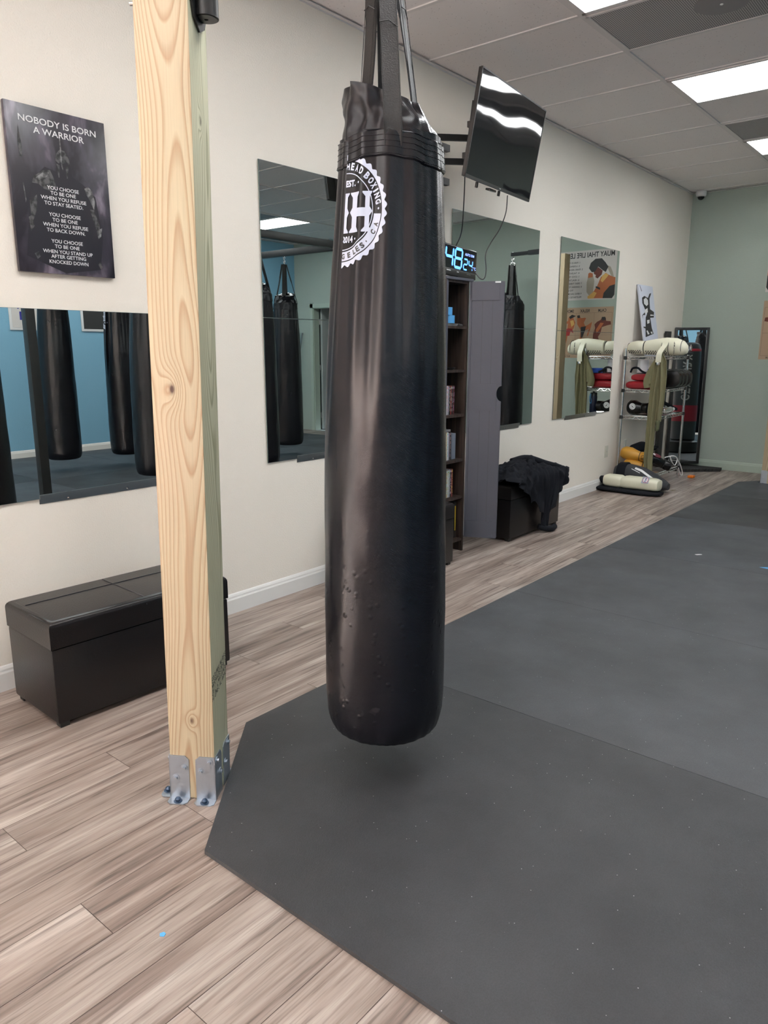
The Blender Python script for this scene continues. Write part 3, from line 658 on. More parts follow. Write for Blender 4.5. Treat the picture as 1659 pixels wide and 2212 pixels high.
def bpt(a, z, dr=0):
    r = bag_r(a, z)+dr; return Vector((r*math.sin(a)+bag_off(z), -r*math.cos(a), z))
def make_bag(label):
    t = thing('punching_bag', (BX, BY, 0), label, 'punching bag', math.atan2(.638, .77), 'heavy punching bags')
    angs = sorted([k*1.5*DEG for k in range(-120, 120) if abs(k*1.5+50) > .8]+[-50.15*DEG, -49.85*DEG])
    zs = [.1502, .152, .155, .158, .163, .17, .18, .19, .2, .215, .23, .25]+[.25+.013*k for k in range(1, 129)]
    nA = len(angs); vs = [bpt(a, z) for z in zs for a in angs]; fs = []
    for j in range(len(zs)-1):
        for i in range(nA): k = (i+1) % nA; fs.append([j*nA+i, j*nA+k, (j+1)*nA+k, (j+1)*nA+i])
    c0 = len(vs); vs.append(Vector((0, 0, .148)))
    for i in range(nA): fs.append([c0, (i+1) % nA, i])
    b = MB(); b.add(vs, fs, 0, True); b.build('bag_body', m_vinyl, t, sharp=50)
    # sewn cuff
    def cuffz(a): return .004*math.sin(a*3+1)+.012*math.exp(-((a/DEG+20)/25)**2)-.010*math.exp(-((a/DEG-50)/25)**2)
    def cu(u, v):
        a = -PI+2*PI*u; z0_, z1_ = 1.836+cuffz(a)*.9, 1.905+cuffz(a)*.7; 
        if v < .12: z = z0_+.004*(v/.12); dr = .002+.004*math.sin(v/.12*PI*.5)
        elif v > .88: z = z1_-.004*(1-v)/.12; dr = .002+.004*math.sin((1-v)/.12*PI*.5)
        else: z = z0_+.004+(z1_-z0_-.008)*((v-.12)/.76); dr = .0045+.0015*math.sin(a*9+z*30)+.0008*math.sin(a*23)
        return bpt(a, min(z, 1.93), dr)
    b = MB(); b.grid(cu, 200, 26, closed=True)
    for dz in (.0, .020, .036, .052):
        pts = [cu(k/160, .16+dz/.069*.76)+Vector((math.sin(-PI+2*PI*k/160), -math.cos(-PI+2*PI*k/160), 0))*.0008 for k in range(160)]; b.tube(pts, .0006, 5, closed=True)
    b.build('sewn_cuff', m_vinyl, t)
    # crumpled sleeve above the cuff, closing at the top
    def slv(u, v):
        a = -PI+2*PI*u; ad = a/DEG
        left = math.exp(-((ad+70)/70)**2); right = math.exp(-((ad-75)/60)**2)
        H = .125+.030*left-.020*right-.008*math.cos(a*2); tri = abs(((ad*.9+v*60) % 50)/25-1)
        fold = .012*(tri-.5)*sst(0, .5, v)+.020*noise.noise(Vector((math.cos(a)*1.7, math.sin(a)*1.7, v*1.8)))+.008*noise.noise(Vector((math.cos(a)*4, math.sin(a)*4, v*5)))
        if v < .72:
            q_ = v/.72; z = 1.885+H*q_; r = bag_r(a, 1.9)*(1-(.10+.34*right+.04*(1-left))*q_**1.15)+fold*min(1, q_*2)-.003*(q_ < .1)
        else:
            q_ = (v-.72)/.28; z = 1.885+H+.012*math.sin(q_*PI)-.06*q_**2; r = (bag_r(a, 1.9)*(1-(.10+.34*right+.04*(1-left)))+fold)*(1-.97*q_)
        return Vector((r*math.sin(a)+bag_off(1.93), -r*math.cos(a), z))
    b = MB(); b.grid(slv, 150, 44, closed=True); b.build('closing_sleeve', m_vinyl, t)
    # four webbing straps up to the ring
    top = Vector((bag_off(1.93)-.018, 0, 2.375))
    for k, (ad, r0_, z0_) in enumerate(((1, .158, 1.86), (95, .062, 2.0), (186, .11, 1.95), (-82, .072, 2.01))):
        a = ad*DEG; P0 = Vector((r0_*math.sin(a)+bag_off(1.93), -r0_*math.cos(a), z0_)); P1 = top+Vector((math.sin(a)*.028, -math.cos(a)*.028, 0)); aw = a+(0, -.45, 0, .5)[k]; wdir = Vector((math.cos(aw), math.sin(aw), 0))
        b = MB(); pts = [P0+(P1-P0)*(i/14) for i in range(15)]; out = Vector((math.sin(a), -math.cos(a), .3)).normalized()
        if k == 0: pts = [bpt(a, 1.87, -.002), bpt(a, 1.895, .000)]+[bpt(a, 1.91, .004)+(P1-bpt(a, 1.91, .004))*(i/12) for i in range(13)]
        vs = []; fs = []
        for i, p in enumerate(pts):
            f_ = i/(len(pts)-1); hw = .0245-.002*f_; tt = .004+.005*(f_ > .62)
            cup = math.sin(f_*5+k)*.003
            for sx, sy in ((-1, -1), (0, -1.3), (1, -1), (1, 1), (0, .7), (-1, 1)): vs.append(p+wdir*hw*sx+out*(tt*sy*.5+cup*abs(sx)))
        n6 = 6
        for i in range(len(pts)-1):
            for q_ in range(n6): fs.append([i*n6+q_, i*n6+(q_+1) % n6, (i+1)*n6+(q_+1) % n6, (i+1)*n6+q_])
        fs += [list(range(6))[::-1], [(len(pts)-1)*6+q_ for q_ in range(6)]]
        b.add(vs, fs, 0, True)
        i0 = int(len(pts)*.62); pc = pts[i0]; b.tube([pc-wdir*.024+out*.006, pc-wdir*.0+out*.0075+Vector((0, 0, .003)), pc+wdir*.024+out*.006+Vector((0, 0, -.012))], .0014, 6)
        for sg in (-1, 1): b.tube([p+wdir*(.021*sg)+out*.0045 for p in pts], .0009, 5)
        b.build('strap', m_strap, t)
    # ring, carabiner and chain
    b = MB(); C0 = top+Vector((0, 0, .012)); b.tube([C0+Vector((.03*math.cos(x), 0, .016*math.sin(x))) for x in [2*PI*k/20 for k in range(20)]], .005, 8, closed=True)
    z = C0.z+.022
    for k in range(3):
        ax = Vector((1, 0, 0)) if k % 2 else Vector((0, 1, 0)); b.tube([Vector((C0.x, 0, z))+ax*(.010*math.cos(x))+Vector((0, 0, .017*math.sin(x))) for x in [2*PI*q_/16 for q_ in range(16)]], .0035, 7, closed=True); z += .024
    b.build('hanging_chain', m_steel, t)
    # round logo print, right half (the rest is folded away behind the crease)
    LC_A, LC_Z, LR = AC+.004, 1.713, .158; LS = .915
    def lg(u, v):        # u to the right on the skin, v up
        a = LC_A+u*LS*.89/.158; return bpt(a, LC_Z+v*LS, .0016)
    b = MB()
    def lband(ra, rb, t0, t1, n, scal=0):
        vs = []; fs = []; m_ = max(2, int(abs(rb-ra)/.004)+1)
        for k in range(n+1):
            th = t0+(t1-t0)*k/n
            for q_ in range(m_+1):
                rr = ra+(rb-ra)*q_/m_; rr += scal*(.5+.5*math.cos(th*38))**.8*(q_ == m_); vs.append(lg(rr*math.sin(th)*.985, rr*math.cos(th)))
        for k in range(n):
            for q_ in range(m_): A = k*(m_+1)+q_; fs.append([A, A+1, A+m_+2, A+m_+1])
        b.add(vs, fs, 0, True)
    lband(.1415, .151, .0, PI, 420, .0075)
    lband(.106, .1085, 0.0, PI, 120)
    lband(.1125, .1385, 95*DEG, PI, 90)
    def sub_poly(pts, M2, mi=0):      # tessellate a flat polygon finely and wrap it on the skin
        bm = bmesh.new(); vsx = [bm.verts.new((p[0], p[1], 0)) for p in pts[0]]; faces = [bm.faces.new([vsx[i] for i in f]) for f in pts[1]]
        for _ in range(6):
            es = [e for e in bm.edges if e.calc_length() > .007]
            if not es: break
            bmesh.ops.subdivide_edges(bm, edges=es, cuts=1)
            bmesh.ops.triangulate(bm, faces=[f for f in bm.faces if len(f.verts) > 3])
        out = MB(); bm.verts.index_update(); b.add([M2(v.co.x, v.co.y) for v in bm.verts], [[v.index for v in f.verts] for f in bm.faces], mi, True); bm.free()
    def ltext(s, u, v, w_, h_, ang=0, mi=0, lift=0):
        vs, fs = text_geo(s, .045); c_, s_ = math.cos(ang), math.sin(ang)
        pts = [(u+v_.x*w_*c_+v_.y*h_*s_, v-v_.x*w_*s_+v_.y*h_*c_) for v_ in vs]
        sub_poly((pts, fs), lambda x, y: bpt(LC_A+x*LS*.89/.158, LC_Z+y*LS, .0016+lift), mi)
    for ch, ad in zip('HEADBOXING', (2.5, 11.5, 21, 31, 42, 50.5, 58, 65, 72, 80)):
        th = ad*DEG; ltext(ch, .1265*math.sin(th), .1265*math.cos(th), .005 if ch == 'I' else .0135, .0205, th)
    for ch, ad in (('A', 108.6), ('C', 119), (',', 134), ('S', 141.5), ('E', 149), ('L', 156), ('E', 167), ('G', 177.5)):
        th = ad*DEG; ltext(ch, .1255*math.sin(th), .1255*math.cos(th), .004 if ch == ',' else .0115, .006 if ch == ',' else .016, th+PI, 1, .0006)
    ltext('EST.', .021, .078, .040, .019); ltext('2014', .019, -.078, .042, .019)
    for u, v in ((.055, .078), (.051, -.078), (.1265*math.sin(90*DEG), .003)):
        ltext('.', u, v, .006, .006)
    Hs = [(.0, 0)]
    def hshape(x0_, x1_, top_, bot_, w_):
        P = []
        def st(xl, xr, o):
            return [(xl-o, bot_), (xl-o*.2, bot_+.010), (xl, bot_+.018)]
        # two slab stems with flared feet and a bridge
        xa, xb, xc, xd = x0_+.010, x0_+.033, x1_-.024, x1_-.010
        quads = [[(xa, bot_+.014), (xb, bot_+.014), (xb, top_-.014), (xa, top_-.014)], [(xc, bot_+.014), (xd, bot_+.014), (xd, top_-.014), (xc, top_-.014)],
                 [(xb, -.013-.004), (xc, -.013-.004), (xc, .011-.004), (xb, .011-.004)],
                 [(xa, -.016), (xa, .010), (x0_+.001, -.003)], [(xd, -.016), (x1_-.001, -.003), (xd, .010)]]
        for (l, r_) in ((xa, xb), (xc, xd)):
            for yb_, s_ in ((bot_, 1), (top_, -1)):
                e_ = .009; pts = [(l-e_, yb_), (r_+e_*.7, yb_), (r_+e_*.7, yb_+s_*.004), (r_, yb_+s_*.0142), (l, yb_+s_*.0142), (l-e_, yb_+s_*.004)]
                quads.append(pts)
        return quads
    for xx in ((.022, .106),):
        for q_ in hshape(xx[0], xx[1], .052, -.060, .02): sub_poly((q_, [list(range(len(q_)))]), lambda x, y: bpt(LC_A+x*LS*.89/.158, LC_Z+y*LS, .0016))
    for q_ in ([(.0005, -.046), (.011, -.046), (.011, .040), (.0005, .040)], [(.0005, -.060), (.018, -.060), (.018, -.056), (.011, -.046), (.0005, -.046)], [(.0005, .040), (.011, .040), (.018, .049), (.018, .052), (.0005, .052)], [(.011, -.016), (.018, -.003), (.011, .010)]):
        sub_poly((q_, [list(range(len(q_)))]), lambda x, y: bpt(LC_A+x*LS*.89/.158, LC_Z+y*LS, .0016))
    b.build('printed_logo', [m_logo, m_inkb], t, recalc=False)
    return t
bag = make_bag('large black heavy punching bag with half of a round pale logo, filling the photo centre')
for x, y, rz, lab in ((5.08, 4.03, 2.0, 'black punching bag nearest the blue wall, seen complete in the low mirror'), (4.92, 4.73, .9, 'black punching bag beside the outlet wall, second in the low mirror'),
                      (3.40, 4.10, 2.6, 'black punching bag on the near rig beam, cut by the timber post in mirror'), (3.10, 5.22, 3.3, 'black punching bag on the near rig beam, at the left edge of the tall mirror'),
                      (4.11, 6.56, -2.3, 'black punching bag hanging from the cross beam, seen in the tall mirror'), (1.95, 8.39, 2.8, 'black punching bag on the far post arm, seen in the mirror behind the cabinet')):
    dup(bag, (x, y, 0), rz, label=lab)

# ================================================================== STEEL BAG RIG
t = thing('bag_rig', (0, 0, 0), 'black square tube steel rig standing on the mats by the blue wall', 'rig')
zr = 2.515; X1, X2, Y1, Y2 = 3.15, 5.02, 2.87, 6.58
for x in (X1, X2):
    for y in (Y1, Y2):
        if x == X1 and y == Y2: continue
        MB().box((x, y, (zr-.035)/2+.006), (.075, .075, zr-.035-.013), bev=.004).build('upright', m_black, t); MB().box((x, y, .017), (.2, .2, .008)).build('base_plate', m_black, t)
for x in (X1, X2): MB().box((x, (Y1+Y2)/2, zr), (.074, Y2-Y1+.075, .075), bev=.004).build('long_beam', m_black, t)
for y in (Y1, Y2): MB().box(((X1+X2)/2, y, zr+.0), (X2-X1-.076, .074, .075), bev=.004).build('cross_beam', m_black, t)

# ================================================================== TELEVISION
Wt, Ht = .93, .535; tc_, ty, tt_ = Vector((.52, 4.068, 2.545)), .126, .177
n0 = Vector((math.cos(ty), math.sin(ty), 0)); zz = Vector((0, 0, 1)); ua = Vector((-math.sin(ty), math.cos(ty), 0)); nn = (n0*math.cos(tt_)-zz*math.sin(tt_)).normalized(); z2 = (zz*math.cos(tt_)+n0*math.sin(tt_)).normalized()
rl = .013; ux = ua*math.cos(rl)+z2*math.sin(rl); uy = z2*math.cos(rl)-ua*math.sin(rl)
MT = Matrix((ux, uy, nn)).transposed().to_4x4(); MT.translation = tc_
t = thing('television', None, 'flat black television on a wall bracket, tilted down, light streaks on screen', 'television', M=MT)
b = MB(); bz = .007
for sx in (-1, 1): b.box((sx*(Wt/2-bz/2), 0, -.004), (bz, Ht, .012))
b.box((0, Ht/2-bz/2, -.004), (Wt, bz, .012)); b.box((0, -Ht/2+.008, -.004), (Wt, .016, .012)); b.build('bezel', m_plastic, t)
m_scr = mat('tv_screen', (.006, .006, .008, 1), .04, spec=.8, bump=(3.2, .004, 0))
MB().box((0, .004, -.004), (Wt-.012, Ht-.022, .008)).build('screen', m_scr, t)
b = MB(); b.box((0, 0, -.016), (Wt-.004, Ht-.004, .014), bev=.003); b.prism([(-Ht/2+.005, -.02), (-.02, -.02), (-.05, -.055), (-Ht/2+.02, -.055)], Wt*.86, M=Matrix(((0, 0, 1, -Wt*.43), (1, 0, 0, 0), (0, 1, 0, 0), (0, 0, 0, 1)))); b.build('rear_housing', m_plastic, t)
b = MB(); b.box((-.055, -Ht/2-.010, -.03), (.09, .012, .03), bev=.003); b.build('sensor_bar', mat('glossy_black', g(.02), .1), t)
b = MB(); text(b, 'TV', .0, -Ht/2+.008, .022, .006, z=.0024, bold=.02)
b = MB()
for q_ in (-.008, 0, .008): b.box((q_, -Ht/2+.008, .0022), (.005, .005, .0006))
b.build('maker_mark', m_text, t)
for x in (-.22, .09): MB().box((x, -Ht/2-.008, -.045), (.016, .03, .012), bev=.002).build('mount_hook', m_black, t)
# wall bracket
t = thing('tv_wall_bracket', (0, 4.05, 2.5), 'black articulated steel bracket behind the television', 'bracket')
b = MB()
b.box((.008, -.05, -.0), (.012, .10, .34)); b.box((.02, -.05, .10), (.03, .34, .04)); b.box((.02, -.05, -.10), (.03, .34, .04)); b.build('wall_plate', m_black, t)
for z in (.06, -.07):
    b = MB(); b.tube([(.03, -.05, z), (.18, -.30, z)], .024, 4); b.tube([(.18, -.30, z), (.40, -.02, z+.01)], .024, 4); b.build('swing_arm', m_black, t)
MB().tube([(.18, -.30, -.12), (.18, -.30, .10)], .014, 12).build('pivot_pin', m_black, t)
tv_o = Vector((0, 4.05, 2.5)); Lm = lambda p: (MT @ Vector(p))-tv_o
for x in (-.30, .09):
    b = MB(); b.tube([Lm((x, -.20, -.085)), Lm((x, .14, -.10))], .016, 4); b.tube([Lm((x, -.20, -.085)), Lm((x, -.2, -.03))], .012, 4); b.tube([Lm((x, .12, -.10)), Lm((x, .12, -.02))], .012, 4); b.tube([Lm((x, .18, -.058)), Lm((x, .18, -.03))], .010, 4); b.tube([Lm((x, -.1, -.062)), Lm((x, -.1, -.03))], .010, 4); b.build('tv_rail', m_black, t)
b = MB(); b.tube([Lm((-.32, .02, -.10)), Lm((.11, .02, -.10))], .022, 4); b.tube([Lm((-.32, -.14, -.10)), Lm((.11, -.14, -.10))], .022, 4); b.tube([Vector((.40, -.02, .0)), Lm((-.06, 0, -.07))], .02, 4); b.build('head_plate', m_black, t)
def cable(pts, label, r=.0034):
    b = MB(); b.tube(spline(pts, 8), r, 8); o = b.build('cable', m_plastic); return tag(o, label, 'cable')
cable([(.40, 3.80, 2.34), (.33, 3.90, 2.20), (.25, 4.00, 2.06), (.14, 4.10, 1.99), (.10, 4.10, 1.90), (.10, 4.09, 1.82)], 'thin black cable hanging from television down behind the clock')
cable([(.33, 4.40, 2.32), (.31, 4.42, 2.22), (.28, 4.40, 2.12), (.26, 4.33, 2.03), (.26, 4.27, 1.95), (.27, 4.265, 1.86), (.27, 4.25, 1.805), (.26, 4.21, 1.80), (.20, 4.19, 1.87), (.13, 4.16, 1.90)], 'thin black cable looping from the television right of the clock')
cable([(.012, 3.93, 2.14), (.05, 3.99, 2.17), (.06, 4.05, 2.13), (.07, 4.075, 2.05), (.08, 4.07, 1.95), (.09, 4.05, 1.84)], 'outer black cable loop at the wall left of the clock')
cable([(.012, 3.93, 2.08), (.05, 3.97, 2.09), (.07, 4.0, 2.04), (.08, 3.995, 1.96), (.09, 3.97, 1.86)], 'inner black cable loop at the wall left of the clock')

# ================================================================== CD CABINET
CX0, CX1, CY0, CY1, CZ = .018, .24, 3.868, 4.118, 1.775
t = thing('storage_cabinet', (0, 0, 0), 'tall narrow dark wood media cabinet with its grey door open', 'cabinet')
b = MB()
for y in (CY0+.008, CY1-.008):
    b.box(((CX0+CX1)/2, y, CZ/2), (CX1-CX0, .016, CZ), 0)
b.box((CX0+.004, (CY0+CY1)/2, CZ/2+.04), (.008, CY1-CY0, CZ-.08)); b.box(((CX0+CX1)/2, (CY0+CY1)/2, CZ-.008), (CX1-CX0, CY1-CY0-.03, .014))
b.build('carcass', m_grain, t)
b = MB(); b.box(((CX0+CX1)/2+.004, (CY0+CY1)/2+.004, CZ+.008), (CX1-CX0+.02, CY1-CY0+.05, .016), bev=.002); b.box((CX1+.001, CY0+.008, CZ/2), (.003, .018, CZ)); b.build('grey_top', m_doorgrey, t)
SH = [1.497, 1.223, .936, .637, .385, .09]
for z in SH: MB().box(((CX0+CX1)/2, (CY0+CY1)/2, z-.008), (CX1-CX0-.006, CY1-CY0-.034, .016)).build('shelf', m_grain, t)
hd = Vector((.895, .446, 0)).normalized(); hn = Vector((.446, -.895, 0)); DW = .222; H0, H1 = .098, 1.774
dt = MB(); Md = frame((CX1+.004, CY1, H0), hd, (0, 0, 1)); Md2 = Md
hh = H1-H0; nz = 1.07-H0; poly = [(0, 0), (DW-.006, 0), (DW, .006), (DW, nz-.055)]+[(DW-.032*math.sin(q_*PI/10), nz-.05*math.cos(q_*PI/10)) for q_ in range(0, 11)]+[(DW, nz+.055), (DW, hh), (0, hh)]
dt.prism(poly, -.016, M=Md)
zN = .0005
for a_, c_ in ((.0, .115), (nz-.11, nz+.065), (hh-.115, hh)):
    xr = DW-.034; dt.box((xr/2+.006, (a_+c_)/2, .003), (xr-.004, c_-a_, .006), M=Md)
dt.box((DW-.016, nz*.5-.03, .003), (.026, nz-.06, .006), M=Md); dt.box((DW-.016, (nz+hh)/2+.03, .003), (.026, hh-nz-.07, .006), M=Md); dt.box((.008, hh/2, .003), (.016, hh, .006), M=Md)
for x in (.085, .15): dt.box((x, hh/2, .0003), (.0012, hh-.1, .0008), 1, M=Md)
dr = dt.build('door', [m_doorgrey, m_inkb], t)
b = MB(); b.box((DW-.042, hh-.006, .0085), (.036, .010, .004), M=Md, bev=.001); b.build('magnet_catch', m_white, dr)
# things inside
def dvd_row(z, y0_, n_, lean=0, hgt=.185, group='', shelf=''):
    y = y0_; cols = [(.02, .02, .025), (.30, .30, .32), (.03, .10, .35), (.10, .02, .02), (.02, .02, .02), (.45, .36, .2), (.05, .06, .09), (.25, .05, .04), (.6, .6, .62), (.02, .08, .05)]
    for k in range(n_):
        w_ = .0145; h_ = hgt*(1 if k % 5 else .97); c_ = cols[(k*3+int(z*10)) % 10]
        tt = thing('dvd_case', (.135, y+w_/2, z+.0005), None, 'dvd case', group=group)
        tt['label'] = 'slim upright disc case, %s from the left on the %s' % (['first', 'second', 'third', 'fourth', 'fifth', 'sixth', 'seventh', 'eighth', 'ninth', 'tenth'][k], shelf)
        m_c = mat('dvd_sleeve', c_+(1,), .35); MB().box((0, 0, h_/2), (.135, w_-.001, h_), bev=.001).build('case', m_c, tt)
        b_ = MB(); b_.box((.0678, 0, h_*.93), (.0006, w_-.004, .012)); zz_ = .03
        while zz_ < h_*.85:
            l_ = random.uniform(.008, .03); b_.box((.0678, random.uniform(-.002, .002), zz_), (.0006, random.uniform(.002, .007), l_*.8)); zz_ += l_+.004
        b_.build('spine_print', mat('spine_ink', (random.uniform(.2, .7), random.uniform(.2, .6), random.uniform(.1, .6), 1), .5), tt)
        y += w_+.0006
dvd_row(SH[2], CY0+.030, 9, group='disc cases on the upper full shelf', shelf='upper full shelf of the cabinet')
dvd_row(SH[3], CY0+.030, 7, group='disc cases on the middle shelf', shelf='middle shelf of the cabinet')
dvd_row(SH[4], CY0+.030, 9, hgt=.188, group='disc cases on the lower shelf', shelf='lower shelf of the cabinet')
o = MB().box((.13, CY0+.167, SH[3]+.088), (.15, .040, .172), bev=.003).build('plastic_file_box', mat('grey_plastic_case', srgb(120, 128, 140), .35)); tag(o, 'grey plastic box at the right end of the middle cabinet shelf', 'box')
o = MB().box((.13, CY0+.085, SH[3]+.195), (.13, .11, .014), bev=.001).build('dvd_case', mat('dvd_flat', g(.25), .4)); tag(o, 'disc case lying flat across the middle-shelf row', 'dvd case')
o = MB().lathe([(.045, 0), (.052, .008), (.054, .014), (.048, .014), (.044, .006)], 24, M=Matrix.Translation((.15, CY0+.15, SH[1]+.001))).build('small_dish', m_plastic); tag(o, 'small black dish on the second cabinet shelf', 'dish')
def tape_roll(name, M_, m, R0, R1, h, label):
    b = MB(); n = 40; vs = []; fs = []
    for r_, z in ((R1, 0), (R1, h), (R0, h), (R0, 0)):
        for k in range(n): vs.append((r_*math.cos(2*PI*k/n), r_*math.sin(2*PI*k/n), z))
    for j in range(4):
        for k in range(n): fs.append([j*n+k, j*n+(k+1) % n, ((j+1) % 4)*n+(k+1) % n, ((j+1) % 4)*n+k])
    b.add(vs, fs, 0, True, M_); o = b.build(name, m); return tag(o, label, 'tape roll')
bk = MB().box((.14, CY0+.135, SH[0]+.022), (.13, .15, .016), bev=.001, M=ident()); o = bk.build('disc_booklet', mat('booklet', g(.18), .4)); tag(o, 'flat disc case under the light blue tape on the top shelf', 'dvd case')
o.location.z = -.013
tape_roll('tape_roll', Matrix.Translation((.165, CY0+.115, SH[0]+.018)), m_ltape, .038, .050, .048, 'light blue tape roll, lower of two on cabinet top shelf')
tape_roll('tape_roll', Matrix.Translation((.160, CY0+.095, SH[0]+.067)), m_ltape, .038, .050, .048, 'light blue tape roll stacked uppermost on cabinet top shelf')
o = MB().lathe([(.02, 0), (.024, .006), (.016, .014)], 16, M=Matrix.Translation((.205, CY0+.200, SH[0]))).build('coin_stack', m_rail); tag(o, 'small silver cap at the right end of cabinet top shelf', 'cap')
o = MB().box((.14, CY1-.05, SH[5]+.13), (.13, .03, .25), bev=.002).build('black_book', mat('black_cover', g(.012), .4)); tag(o, 'black book with yellow spine lettering at the cabinet bottom', 'book')
b = MB(); b.box((.2055, CY1-.05, SH[5]+.14), (.001, .010, .17)); q = b.build('spine_lettering', mat('yellow_ink', srgb(190, 160, 40), .5), o)

# LED clock on the cabinet
Mc = frame((.185, 4.085, 1.801), (-.08, 1, -.035), (0, .035, 1))
t = thing('led_clock', None, 'black digital clock with glowing blue digits on cabinet top', 'clock', M=Mc)
Wc = .42
b = MB(); b.box((-.065, .112, -.012), (.58, .150, .022), bev=.008, seg=3); b.build('display_panel', mat('clock_glass', (.004, .005, .008, 1), .08), t)
b = MB(); b.box((-.075, .022, -.010), (.545, .040, .040), bev=.004); b.build('base', m_plastic, t)
b = MB(); b.box((.02, .0005, -.01), (.10, .004, .03)); b.build('foot', m_plastic, t)
m_led = mat('blue_led', (.1, .3, .9, 1), .5, emit=(.10, .33, 1.0, 1), estr=1.9); m_led2 = mat('pale_led', (.3, .35, .9, 1), .5, emit=(.26, .40, 1.0, 1), estr=1.5)
SEG = {'a': (0, 1, 1, 1), 'b': (1, .5, 1, 1), 'c': (1, 0, 1, .5), 'd': (0, 0, 1, 0), 'e': (0, 0, 0, .5), 'f': (0, .5, 0, 1), 'g': (0, .5, 1, .5)}
def digit(b, segs, x, y, w_, h_, th, z=.0006, sh=.08):
    for s_ in segs:
        x1_, y1_, x2_, y2_ = SEG[s_]; p1 = Vector((x+x1_*w_+y1_*h_*sh, y+y1_*h_)); p2 = Vector((x+x2_*w_+y2_*h_*sh, y+y2_*h_)); d = (p2-p1).normalized(); n_ = Vector((-d.y, d.x))*th/2; g_ = d*.0015; e = d*th*.5
        pts = [p1+g_, p1+g_+e+n_, p2-g_-e+n_, p2-g_, p2-g_-e-n_, p1+g_+e-n_]; flat(b, [(p.x, p.y) for p in pts], None, 0, z)
b = MB(); digit(b, 'fgbc', -.187, .057, .088, .112, .017, sh=.12); digit(b, 'abcdefg', -.072, .057, .088, .112, .017, sh=.12); b.build('minute_digits', m_led, t, recalc=False)
b = MB(); digit(b, 'abged', .046, .056, .048, .064, .010); digit(b, 'fgbc', .114, .056, .048, .064, .010); b.build('temperature_digits', m_led, t, recalc=False)
b = MB(); text(b, 'AUTO DIM', .122, .150, .120, .016, z=.0006, bold=.02); text(b, '°C', .196, .075, .032, .018, z=.0006, bold=.02); b.build('status_text', m_led2, t, recalc=False)
b = MB(); b.box((-.155, .028, .0102), (.05, .006, .001)); b.box((-.04, .028, .0102), (.026, .006, .001))
b.build('base_print', m_text, t)
b = MB()
for k in range(4): b.lathe([(.003, 0), (.003, .0015)], 8, M=Matrix.Translation((.08+.014*k, .027, .010)))
b.build('button', m_rail, t)

# ================================================================== CLOTHES ON OTTOMAN
def heap_h(u, v):
    n_ = noise.noise(Vector((u*9, v*5, 1.3))); m2 = abs(noise.noise(Vector((u*16+3, v*9, 4.1)))); m3 = abs(noise.noise(Vector((u*7+v*9, v*4-u*3, 9.1))))
    return n_*.02-m2*.035-m3*.045
HANG = [(0, .0), (.06, .02), (.12, .05), (.2, .09), (.25, .16), (.33, .13), (.38, .17), (.43, .28), (.47, .375), (.60, .385), (.66, .33), (.74, .25), (.80, .14), (.9, .10), (1, .03)]
def drape(u, v):
    y = 4.50+.80*u; L = interp(HANG, u); hump = .10*math.exp(-((u-.5)/.38)**2)+.035*math.exp(-((u-.17)/.1)**2)+.02*math.exp(-((u-.95)/.06)**2)
    if v < .55:
        q_ = v/.55; x = .06+(.405-.06)*q_; back = sst(0, .15, q_); zb = .418+(hump*math.sin(min(1, q_*1.1)*PI*.62+.35)+heap_h(u, v)+.028)*back
        if u < .12: x -= .05*(1-u/.12)*q_
        return Vector((x, y+.02*noise.noise(Vector((u*8, v*8, 0))), max(zb, .4145)))
    q_ = (v-.55)/.45; edge = .418+(hump*math.sin(min(1, 1.1)*PI*.62+.35)+heap_h(u, .55)+.028)
    edge = max(edge, .4145); cx_ = .405+.030*math.sin(min(q_*6, 1)*PI/2)+.018*abs(noise.noise(Vector((u*22, q_*1.5, 2))))+.012*math.sin(u*60+q_*2)*sst(.0, .3, q_)
    zz_ = edge-(L+edge-.42)*q_; nar = 0
    if L > .25: nar = (u-.54)*.80*-.55*sst(.25, .9, q_)
    return Vector((cx_, y+nar+.01*math.sin(q_*9+u*20), max(zz_, .018)))
b = MB(); b.grid(drape, 130, 110)
o = b.build('black_garment', m_cloth, recalc=False, sharp=180); tag(o, 'crumpled black garment heaped on the ottoman, one sleeve reaching the floor', 'garment')
md = o.modifiers.new('thick', 'SOLIDIFY'); md.thickness = .004; md.offset = 1
def folds(pts, r):
    b = MB(); sp_ = spline(pts, 10); b.tube([p+Vector((0, .01*math.sin(i*.9), .008*math.sin(i*1.7))) for i, p in enumerate(sp_)], [r*(.75+.35*math.sin(i*.8)*math.sin(i*.31)) for i in range(len(sp_))], 12); return b
b = folds([(.20, 4.50, .445), (.24, 4.60, .475), (.30, 4.72, .47), (.34, 4.83, .50), (.26, 4.98, .55)], .032)
b.build('rolled_folds', m_cloth, o); b = MB()
b.tube(spline([(.15, 4.9, .52), (.2, 5.05, .535), (.3, 5.16, .49), (.36, 5.26, .455), (.40, 5.30, .43)], 8), .024, 10)
b.build('bunched_hem', m_cloth, o); b = MB()
b.tube(spline([(.40, 4.90, .05), (.435, 4.93, .035), (.46, 4.99, .024), (.455, 5.06, .03)], 6), .022, 10)
b.build('sleeve_cuff', m_cloth, o)

